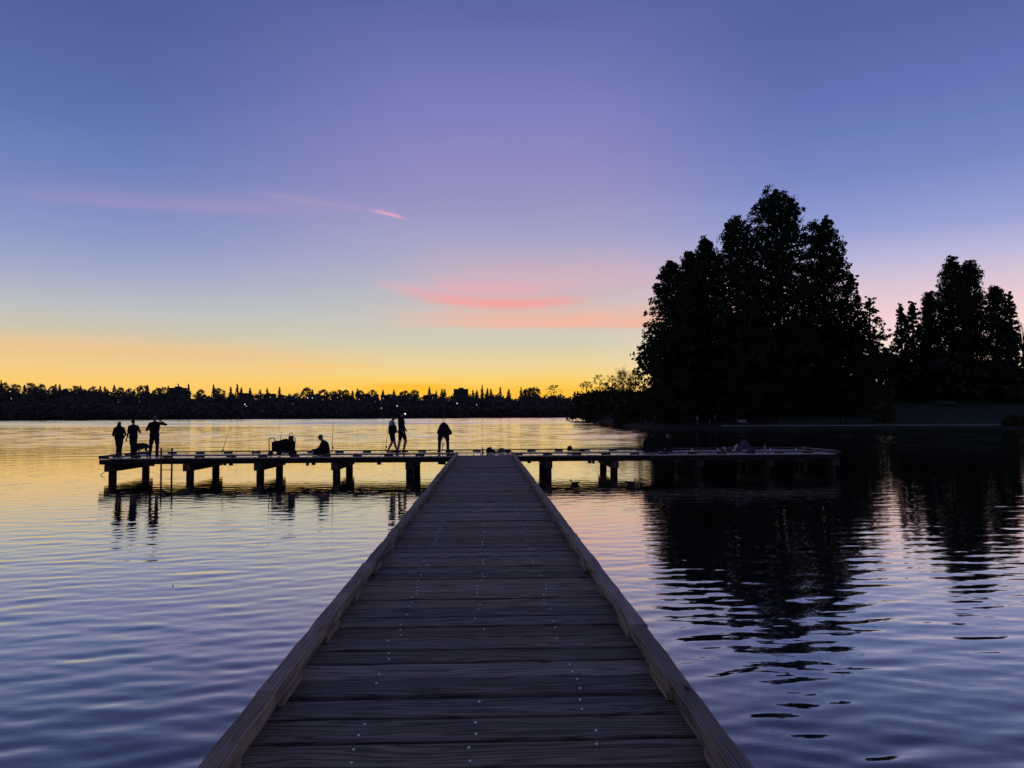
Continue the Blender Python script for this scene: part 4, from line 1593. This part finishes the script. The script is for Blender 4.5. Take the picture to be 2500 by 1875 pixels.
# wagon ---------------------------------------------------------------
wg = spot(692, 32.75)
wagon = empty('wagon', wg)
tag(wagon, 'black folding wagon loaded with gear parked left of the seated angler', 'wagon')
body = MB()
w0, w1, d0 = -0.43, 0.44, 0.23
th = 0.018
body.box(w0, w1, -d0, -d0 + th, 0.21, 0.60).box(w0, w1, d0 - th, d0, 0.21, 0.60).box(w0, w0 + th, -d0 + th, d0 - th, 0.21, 0.60).box(w1 - th, w1, -d0 + th, d0 - th, 0.21, 0.60).box(w0 + th, w1 - th, -d0 + th, d0 - th, 0.21, 0.23)
body.build('fabric_tub', CL['black'], wagon, bevel=0.006)
fr = MB()
for q in (-1, 1):
    fr.tube([(w0 - 0.02, q * (d0 + 0.02), 0.20), (w1 + 0.02, q * (d0 + 0.02), 0.20)], 0.013, 8)
    fr.tube([(w0 - 0.02, q * (d0 + 0.02), 0.60), (w1 + 0.02, q * (d0 + 0.02), 0.60)], 0.013, 8)
fr.build('frame', M['dark_steel'], wagon, smooth=True)
MB().tube([(-0.545, -0.16, 0.24), (-0.56, -0.16, 0.72), (-0.54, -0.16, 0.755), (-0.34, -0.16, 0.76), (-0.325, -0.16, 0.74), (-0.325, -0.16, 0.60)], 0.020, 8).build('handle', M['dark_steel'], wagon, smooth=True)
MB().tube([(0.48, -0.16, 0.24), (0.515, -0.16, 0.34), (0.525, -0.16, 0.74), (0.50, -0.16, 0.775), (0.40, -0.16, 0.785)], 0.020, 8).build('handle', M['dark_steel'], wagon, smooth=True)
for k, (wx, wy) in enumerate(((-0.47, -0.22), (-0.24, 0.22), (0.36, -0.22), (0.40, 0.22))):
    wh = MB().lathe([(0.06, -0.028), (0.105, -0.025), (0.112, 0.0), (0.105, 0.025), (0.06, 0.028)], 18).build('wheel', M['rubber'], wagon, (wx, wy, 0.113), (PI / 2, 0, 0), True)
    MB().lathe([(0.05, -0.031), (0.052, 0.0), (0.05, 0.031)], 12).build('rim', M['black'], wh)
    MB().box(wx - 0.02, wx + 0.02, wy - 0.045, wy - 0.032, 0.10, 0.21).build('fork', M['dark_steel'], wagon)
MB().box(w1 - 0.12, w1 + 0.03, -d0 - 0.06, -d0 - 0.002, 0.06, 0.50).build('side_pouch', CL['black'], wagon, bevel=0.02)


def soft(name, label, cat, loc, caps, mt, voxel=0.012, group=None):
    root = empty(name, loc)
    tag(root, label, cat, group)
    grown('body', caps, [mt], root, voxel, 3)
    return root


wl = Vector(wg)
bg_ = soft('duffel_bag', 'dark lumpy bag heaped on top of the loaded wagon', 'bag', wl + Vector((0, 0, 0.5)),
           [((-0.30, 0, 0.02), (0.30, 0, 0.03), 0.14, 0.13, 0), ((-0.06, 0, 0.10), (0.10, 0, 0.13), 0.10, 0.11, 0), ((0.1, 0, 0.12), (0.18, 0, 0.08), 0.10, 0.09, 0), ((-0.32, 0, 0.06), (-0.36, 0, 0.07), 0.08, 0.05, 0)], CL['black'])
MB().tube([(-0.2, -0.15, 0.05), (-0.1, -0.17, 0.12), (0.1, -0.17, 0.12), (0.2, -0.15, 0.05)], 0.012, 6).build('strap', CL['charcoal'], bg_)
bk = empty('bucket', wl + Vector((0.31, 0.0, 0.60)))
tag(bk, 'tapered bucket with an arched handle on the right end of the wagon', 'bucket')
MB().lathe([(0.13, 0.0), (0.10, 0.20), (0.085, 0.24), (0.04, 0.25)], 16).build('tub', M['black'], bk, smooth=True)
MB().tube([(-0.075, 0, 0.235), (-0.065, 0, 0.33), (-0.03, 0, 0.375), (0.03, 0, 0.375), (0.065, 0, 0.33), (0.075, 0, 0.235)], 0.013, 8).build('handle', M['dark_steel'], bk, smooth=True)

# seated angler in profile, facing left
sa = spot(790, 33.25)
person('angler in a baseball cap sitting cross-legged on the deck facing left', sa,
       dict(pel=(0.13, 0, 0.115), chest=(0.06, 0, 0.43), neck=(-0.04, 0, 0.60), head=(-0.115, 0, 0.725), shL=(0.0, -0.18, 0.52), shR=(0.0, 0.18, 0.52), elL=(-0.13, -0.24, 0.30),
            elR=(-0.12, 0.24, 0.30), haL=(-0.36, -0.13, 0.225), haR=(-0.38, 0.12, 0.23), hipL=(0.10, -0.10, 0.11), hipR=(0.10, 0.10, 0.11), knL=(-0.27, -0.26, 0.155), knR=(-0.27, 0.26, 0.155),
            anL=(-0.20, 0.05, 0.075), anR=(-0.36, -0.02, 0.085), toeL=(-0.30, 0.12, 0.04), toeR=(-0.43, -0.10, 0.04)),
       1.02, face=(-1, 0, -0.12), top='black', bottom='charcoal', hair='dark', cap='slate', bulk=1.42, group='people on the pier')

# strolling couple and the bent-over person
c1 = spot(957, 35.0)
person('walker in a pale top carrying a dark bag, left one of the strolling couple', c1,
       stand(pel=(0.0, 0, 0.95), chest=(0.0, 0, 1.28), neck=(0.02, 0, 1.46), head=(0.055, 0, 1.60), shL=(-0.03, -0.18, 1.39), shR=(0.0, 0.18, 1.39), elL=(-0.05, -0.23, 1.12), elR=(0.06, 0.23, 1.12),
             haL=(0.13, -0.20, 0.98), haR=(0.24, 0.18, 0.94), hipL=(0.0, -0.09, 0.92), hipR=(0.0, 0.09, 0.92), knL=(0.02, -0.09, 0.50), knR=(0.09, 0.09, 0.50), anL=(-0.17, -0.09, 0.10), anR=(0.22, 0.09, 0.085),
             toeL=(-0.05, -0.09, 0.035), toeR=(0.37, 0.09, 0.04)),
       0.985, face=(1, 0, 0), top='white', bottom='navy', hair='dark', bare_legs=True, bare_arms=True, bulk=1.35, group='people on the pier')
soft('shoulder_bag', 'dark bag held against the waist of the walker in the pale top', 'bag', Vector(c1) + Vector((0.05, -0.27, 0.95)),
     [((-0.10, 0, 0.0), (0.10, 0, 0.0), 0.09, 0.09, 0), ((-0.10, 0, 0.20), (0.11, 0, 0.22), 0.09, 0.085, 0), ((-0.09, 0, 0.1), (0.12, 0, 0.1), 0.095, 0.09, 0), ((0.08, 0, 0.22), (0.02, 0.04, 0.44), 0.02, 0.018, 0)], CL['navy'])
c2 = spot(980, 35.05)
person('tallest walker, right one of the strolling couple, dark jacket and shorts, light at the brow', c2,
       stand(chest=(0.0, 0, 1.29), neck=(0.0, 0, 1.48), head=(0.03, 0, 1.635), shL=(-0.04, -0.18, 1.40), shR=(0.0, 0.18, 1.40), elL=(-0.01, -0.22, 1.12), elR=(0.06, 0.23, 1.13), haL=(0.08, -0.20, 0.90), haR=(0.16, 0.2, 0.95),
             hipL=(0.0, -0.09, 0.92), hipR=(0.02, 0.09, 0.92), knL=(-0.06, -0.09, 0.50), knR=(0.17, 0.09, 0.50), anL=(-0.14, -0.09, 0.10), anR=(0.08, 0.09, 0.085), toeL=(-0.02, -0.09, 0.035), toeR=(0.24, 0.09, 0.04)),
       1.08, face=(1, 0, 0), top='black', bottom='charcoal', hair='dark', cap='black', bare_legs=True, bulk=1.25, group='people on the pier', coat=0.0)
hl = empty('headlamp', (c2[0] + 0.165, c2[1] - 0.03, c2[2] + 1.755))
tag(hl, 'tiny lit headlamp at the brow of the tallest walker', 'lamp')
MB().lathe([(0.026, 0.0), (0.03, 0.02), (0.03, 0.03)], 12).build('housing', M['black'], hl, (0, 0, 0), (0, PI / 2, 0))
MB().lathe([(0.025, 0.031), (0.02, 0.042), (0.008, 0.048)], 12).build('lens', emit('lamp_lens', (1, 1, 1), 3.0), hl, (0, 0, 0), (0.55, PI / 2, -0.6))
c3 = spot(1083, 34.9)
person('person bent forward with back to us, legs apart, handling a rod', c3,
       stand(pel=(0.0, -0.05, 0.92), chest=(0.0, 0.12, 1.17), neck=(0.0, 0.34, 1.12), head=(0.0, 0.47, 1.02), shL=(-0.14, 0.27, 1.10), shR=(0.14, 0.27, 1.10), elL=(-0.26, 0.26, 0.86), elR=(0.32, 0.22, 0.84),
             haL=(-0.06, 0.34, 0.72), haR=(0.03, 0.36, 0.66), hipL=(-0.12, -0.03, 0.86), hipR=(0.12, -0.03, 0.86), knL=(-0.175, 0.02, 0.48), knR=(0.175, 0.02, 0.48), anL=(-0.185, -0.02, 0.085), anR=(0.19, -0.02, 0.085),
             toeL=(-0.27, 0.08, 0.035), toeR=(0.23, 0.12, 0.035)),
       1.04, face=(0, 0.4, -1), top='black', bottom='navy', hair='dark', bulk=1.3, group='people on the pier')

# things left in the middle of the cross deck
bt = empty('bottle', spot(1178.5, 34.0))
tag(bt, 'slim dark bottle standing on the cross deck at the end of the walkway', 'bottle')
MB().lathe([(0.034, 0), (0.036, 0.02), (0.036, 0.17), (0.016, 0.21), (0.014, 0.25)], 14).build('body', M['black'], bt, smooth=True)
MB().lathe([(0.017, 0.251), (0.017, 0.28)], 12).build('cap', M['dark_steel'], bt)
soft('backpack', 'dark slumped backpack beside the bottle on the cross deck', 'backpack', spot(1197, 34.1),
     [((-0.10, 0, 0.10), (0.12, 0, 0.09), 0.10, 0.09, 0), ((-0.08, 0, 0.17), (0.0, 0, 0.20), 0.085, 0.07, 0), ((0.12, 0, 0.07), (0.22, 0, 0.05), 0.07, 0.045, 0), ((0.02, 0.02, 0.23), (0.03, 0.02, 0.25), 0.03, 0.03, 0)], CL['black'])
soft('jacket', 'grey crumpled jacket heaped right of the backpack on the cross deck', 'jacket', spot(1224, 34.1),
     [((-0.24, 0, 0.035), (0.0, 0, 0.10), 0.035, 0.09, 0), ((-0.04, 0, 0.14), (0.06, 0.02, 0.16), 0.07, 0.06, 0), ((0.06, 0, 0.14), (0.20, 0, 0.09), 0.07, 0.06, 0), ((-0.1, -0.06, 0.06), (0.1, -0.06, 0.08), 0.06, 0.06, 0)], CL['slate'])
soft('tote_bag', 'small dark bag at the right of the grey jacket', 'bag', spot(1240, 34.1),
     [((-0.05, 0, 0.07), (0.09, 0, 0.07), 0.07, 0.065, 0), ((-0.03, 0, 0.13), (0.07, 0, 0.12), 0.05, 0.05, 0)], CL['charcoal'])
pt = empty('paper_cup', spot(1230.5, 33.75))
tag(pt, 'small white paper cup standing in front of the grey jacket', 'cup')
MB().lathe([(0.028, 0), (0.036, 0.11)], 12).build('body', CL['pale'], pt)
# bundle by the back curb on the right arm
soft('backpack', 'small backpack by the back curb on the right arm of the pier', 'backpack', spot(1391, 35.2),
     [((-0.05, 0, 0.09), (0.06, 0, 0.09), 0.085, 0.08, 0), ((-0.05, 0, 0.19), (0.05, 0, 0.18), 0.06, 0.06, 0), ((0.05, 0, 0.22), (0.06, 0, 0.23), 0.04, 0.03, 0)], CL['black'])
soft('towel', 'dark folded towel lying right of the small backpack', 'towel', spot(1405, 35.2), [((-0.12, 0, 0.03), (0.16, 0, 0.03), 0.035, 0.03, 0), ((-0.12, 0.1, 0.03), (0.14, 0.1, 0.03), 0.03, 0.03, 0)], CL['charcoal'])
soft('shoes', 'pair of dark shoes on the deck right of the folded towel', 'shoes', spot(1421, 35.2), [((-0.10, 0, 0.035), (0.08, 0, 0.03), 0.036, 0.03, 0), ((-0.09, 0.085, 0.035), (0.10, 0.085, 0.03), 0.036, 0.03, 0), ((-0.1, 0, 0.06), (-0.08, 0, 0.06), 0.036, 0.03, 0), ((-0.09, 0.085, 0.06), (-0.07, 0.085, 0.06), 0.036, 0.03, 0)], CL['black'])

# pair sitting on the right arm
person('hooded person sitting hunched on the right arm of the pier, left of the pair', spot(1587, 33.6),
       dict(pel=(0, -0.05, 0.11), chest=(0, 0.04, 0.44), neck=(0, 0.09, 0.61), head=(0.0, 0.13, 0.75), shL=(-0.18, 0.05, 0.54), shR=(0.18, 0.05, 0.54), elL=(-0.24, 0.18, 0.30), elR=(0.24, 0.18, 0.30), haL=(-0.06, 0.34, 0.36),
            haR=(0.06, 0.36, 0.34), hipL=(-0.1, -0.03, 0.11), hipR=(0.1, -0.03, 0.11), knL=(-0.26, 0.30, 0.16), knR=(0.26, 0.30, 0.16), anL=(0.02, 0.34, 0.08), anR=(-0.04, 0.26, 0.08), toeL=(0.16, 0.36, 0.04), toeR=(-0.18, 0.27, 0.04)),
       0.98, face=(0, 1, 0), top='black', bottom='navy', hair='dark', hood=True, bulk=1.25, group='people on the pier')
person('long-haired person sitting facing left with legs stretched out, right one of the pair', spot(1632, 33.5),
       dict(pel=(0.08, 0, 0.11), chest=(0.05, 0, 0.45), neck=(0.02, 0, 0.62), head=(0.0, 0, 0.77), shL=(0.03, -0.17, 0.55), shR=(0.03, 0.17, 0.55), elL=(0.02, -0.24, 0.30), elR=(-0.05, 0.22, 0.30), haL=(-0.18, -0.18, 0.18),
            haR=(-0.26, 0.12, 0.2), hipL=(0.04, -0.09, 0.10), hipR=(0.04, 0.09, 0.10), knL=(-0.36, -0.10, 0.14), knR=(-0.33, 0.10, 0.20), anL=(-0.72, -0.09, 0.085), anR=(-0.70, 0.10, 0.085), toeL=(-0.78, -0.09, 0.16), toeR=(-0.76, 0.10, 0.16)),
       0.98, face=(-1, 0, 0), top='black', bottom='charcoal', hair='dark', hairlen=0.2, bulk=1.15, group='people on the pier')
person('person lying on the deck near the right end with knees raised', spot(1798, 33.7),
       dict(pel=(0.10, 0, 0.115), chest=(-0.28, 0, 0.125), neck=(-0.46, 0, 0.11), head=(-0.60, 0, 0.11), shL=(-0.40, -0.18, 0.10), shR=(-0.40, 0.18, 0.10), elL=(-0.20, -0.30, 0.07), elR=(-0.20, 0.30, 0.07), haL=(-0.05, -0.14, 0.24),
            haR=(-0.02, 0.14, 0.24), hipL=(0.12, -0.09, 0.11), hipR=(0.12, 0.09, 0.11), knL=(0.34, -0.10, 0.46), knR=(0.46, 0.11, 0.36), anL=(0.52, -0.10, 0.09), anR=(0.75, 0.11, 0.09), toeL=(0.65, -0.10, 0.04), toeR=(0.87, 0.11, 0.05)),
       0.98, face=(0, 0, 1), top='slate', bottom='slate', hair='brown', skin=mat('pale_skin', (0.62, 0.36, 0.28), 0.6), bare_arms=True, bulk=1.05, group='people on the pier')
wb = empty('water_bottle', spot(1868, 34.3))
tag(wb, 'pale slim water bottle standing near the right end of the pier', 'bottle')
MB().lathe([(0.032, 0), (0.034, 0.02), (0.034, 0.20), (0.018, 0.24), (0.018, 0.28)], 14).build('body', CL['pale'], wb, smooth=True)
MB().lathe([(0.02, 0.281), (0.02, 0.31)], 12).build('cap', CL['pale'], wb)

# ducks ------------------------------------------------------------------
M['duck'] = varied('duck_plumage', (0.02, 0.017, 0.014), (0.06, 0.05, 0.04), 20, 0.7, 0.2, 0)
M['bill'] = mat('duck_bill', (0.12, 0.09, 0.02), 0.5)


def duck(label, px, py, rz, s=1.0):
    p = atz(px, py, 0.0)
    root = empty('duck', (p.x, p.y, 0.0), rz)
    tag(root, label, 'duck', 'ducks under the pier')
    S = lambda *a: tuple(v_ * s for v_ in a)
    c = [(S(-0.13, 0, 0.045), S(0.10, 0, 0.05), 0.066 * s, 0.072 * s, 0), (S(0.10, 0, 0.065), S(0.27, 0, 0.125), 0.06 * s, 0.014 * s, 0), (S(-0.17, 0, 0.07), S(-0.20, 0, 0.19), 0.036 * s, 0.026 * s, 0),
         (S(-0.205, 0, 0.205), S(-0.22, 0, 0.205), 0.040 * s, 0.037 * s, 0), (S(-0.02, 0.04, 0.085), S(0.16, 0.03, 0.105), 0.04 * s, 0.02 * s, 0), (S(-0.02, -0.04, 0.085), S(0.16, -0.03, 0.105), 0.04 * s, 0.02 * s, 0)]
    b_ = grown('body', c, [M['duck']], root, 0.010, 2)
    grown('bill', [(S(-0.235, 0, 0.205), S(-0.285, 0, 0.195), 0.018 * s, 0.012 * s, 0), (S(-0.28, -0.008, 0.194), S(-0.28, 0.008, 0.194), 0.012 * s, 0.012 * s, 0)], [M['bill']], root, 0.006, 1)
    return root


duck('dark duck swimming left between the two near pilings right of the walkway', 1404, 1182, 0.0, 0.72)
duck('dark duck swimming close beside the second piling right of the walkway', 1540, 1182, PI * 0.95, 0.75)
# drifting twig at the left and a float
p = atz(248, 1160, 0.0)
tw = empty('driftwood_twig', (p.x, p.y, 0.0))
tag(tw, 'thin forked twig sticking out of the water left of the pier', 'twig')
MB().tube([(-0.10, 0, -0.08), (0.0, 0, 0.05), (0.17, 0, 0.17)], [0.016, 0.014, 0.006], 6).build('stem', M['bark'], tw)
MB().tube([(0.0, 0, 0.05), (0.12, 0.02, 0.06)], [0.010, 0.004], 6).build('fork', M['bark'], tw)
p = atz(422, 1431, 0.0)
fl = empty('fishing_float', (p.x, p.y, 0.0))
tag(fl, 'tiny upright fishing float on the open water left of the walkway', 'float')
MB().lathe([(0.003, -0.03), (0.009, -0.008), (0.010, 0.006), (0.004, 0.018)], 10).build('bulb', M['black'], fl, smooth=True)
MB().tube([(0, 0, 0.018), (0.003, 0, 0.055)], [0.003, 0.002], 6).build('stem', M['black'], fl)
# fallen branch at the point
p = atz(1495, 1043, 0.0)
fb = empty('fallen_branch', (p.x, p.y, 0.0))
tag(fb, 'fallen branch lying in the lake at the foot of the point', 'branch')
g = random.Random(4)
b_ = MB()
b_.tube([(3.4, 0.5, 0.9), (0.5, 0, 0.45), (-3.0, -0.3, -0.1)], [0.16, 0.12, 0.05], 7)
b_.build('stem', M['bark'], fb)
for k in range(9):
    t = k / 9
    x_ = 2.4 - 5.0 * t
    MB().tube([(x_, 0, 0.6 * (1 - t)), (x_ - 0.7, g.uniform(-0.5, 0.5), 0.5 * (1 - t) + g.uniform(0.1, 0.5)), (x_ - 1.5, g.uniform(-0.9, 0.9), g.uniform(-0.1, 0.3))], [0.05, 0.035, 0.015], 5).build('side_branch', M['bark'], fb)

# ------------------------------------------------------------------ the far side of the bay: strollers, bench, bin
def stroller(px, off, label, top, bottom, s=1.0, face=(1, 0, 0), seated=False):
    p = bank(px, off)
    z = 0.71
    if seated:
        J = stand(pel=(0, 0, 0.55), chest=(0, 0.02, 0.88), neck=(0, 0, 1.06), head=(0, -0.01, 1.21), shL=(-0.18, 0, 0.99), shR=(0.18, 0, 0.99), elL=(-0.23, -0.05, 0.74), elR=(0.23, -0.05, 0.74), haL=(-0.12, -0.28, 0.62), haR=(0.12, -0.28, 0.62),
                  hipL=(-0.09, 0, 0.54), hipR=(0.09, 0, 0.54), knL=(-0.1, -0.42, 0.5), knR=(0.1, -0.42, 0.5), anL=(-0.1, -0.44, 0.085), anR=(0.1, -0.44, 0.085), toeL=(-0.1, -0.58, 0.035), toeR=(0.1, -0.58, 0.035))
    else:
        J = stand(hipL=(0, -0.09, 0.92), hipR=(0, 0.09, 0.92), shL=(0, -0.18, 1.4), shR=(0, 0.18, 1.4), elL=(-0.08, -0.22, 1.12), elR=(0.08, 0.22, 1.12), haL=(0.05, -0.22, 0.9), haR=(0.22, 0.22, 0.98), knL=(-0.04, -0.09, 0.5), knR=(0.14, 0.09, 0.5),
                  anL=(-0.22, -0.09, 0.12), anR=(0.16, 0.09, 0.085), toeL=(-0.12, -0.09, 0.05), toeR=(0.3, 0.09, 0.04))
    person(label, (p.x, p.y, z), J, s, face, top, bottom, hair='dark', group='people on the shore path', voxel=0.03, hands=False)


stroller(1567, 11, 'leftmost stroller on the shore path, by the shrubs', 'charcoal', 'black')
stroller(1598, 11, 'second stroller from the left on the shore path', 'grey', 'navy', face=(-1, 0, 0))
stroller(1686, 11.5, 'third stroller from the left, dark clothes, under the conifers', 'charcoal', 'black')
stroller(1702, 10.8, 'stroller in the pale top under the conifers on the shore path', 'pale', 'slate', 1.0, (-1, 0, 0))
stroller(1732, 10.4, 'small child walking beside an adult on the shore path', 'pale', 'grey', 0.6)
stroller(1746, 10.8, 'adult walking beside the small child on the shore path', 'grey', 'charcoal', 1.02)
stroller(1797, 14.2, 'person seated at the left end of the pale bench on the shore', 'charcoal', 'navy', 1.0, (0, -1, 0), True)
stroller(2460, 12.0, 'lone figure on the grass near the right edge of the picture', 'black', 'black')
p = bank(1810, 14.4)
bench = empty('park_bench', (p.x, p.y, 0.70))
tag(bench, 'pale wooden park bench facing the lake under the conifers', 'bench')
for k in range(3):
    MB().box(-0.9, 0.9, -0.22 + k * 0.15, -0.09 + k * 0.15, 0.43, 0.465).build('seat_slat', CL['pale'], bench)
for k in range(3):
    MB().box(-0.9, 0.9, 0.245, 0.28, 0.52 + k * 0.13, 0.62 + k * 0.13).build('back_slat', CL['pale'], bench)
for q in (-1, 1):
    MB().box(q * 0.75 - 0.03, q * 0.75 + 0.03, -0.2, -0.14, 0, 0.428).build('leg', M['dark_steel'], bench)
    MB().box(q * 0.75 - 0.03, q * 0.75 + 0.03, 0.284, 0.33, 0, 0.88).build('leg', M['dark_steel'], bench)
p = bank(2062, 14.0)
bin_ = empty('litter_bin', (p.x, p.y, 0.70))
tag(bin_, 'dark square double litter bin beside the shore path', 'bin')
for q in (-1, 1):
    MB().box(q * 0.42 - 0.36, q * 0.42 + 0.36, -0.36, 0.36, 0.02, 1.05).build('housing', M['black'], bin_, bevel=0.03)
    MB().box(q * 0.42 - 0.39, q * 0.42 + 0.39, -0.39, 0.39, 1.06, 1.16).build('lid', M['dark_steel'], bin_, bevel=0.03)
for k, px in enumerate((2298, 2318)):
    p = bank(px, 44)
    tb = empty('picnic_table', (p.x, p.y, p.z + 0.05), 0.3 * k)
    tag(tb, ('left' if k == 0 else 'right') + ' one of two pale picnic tables at the top of the grass', 'table', 'picnic tables')
    MB().box(-0.9, 0.9, -0.38, 0.38, 0.72, 0.77).build('table_top', CL['pale'], tb)
    for q in (-1, 1):
        MB().box(-0.9, 0.9, q * 0.68 - 0.13, q * 0.68 + 0.13, 0.42, 0.46).build('seat', CL['pale'], tb)
        MB().tube([(q * 0.6, -0.72, 0), (q * 0.6, -0.2, 0.71)], 0.04, 6).build('leg', M['bark'], tb)
        MB().tube([(q * 0.6, 0.72, 0), (q * 0.6, 0.2, 0.71)], 0.04, 6).build('leg', M['bark'], tb)
print('objects', len(bpy.data.objects))
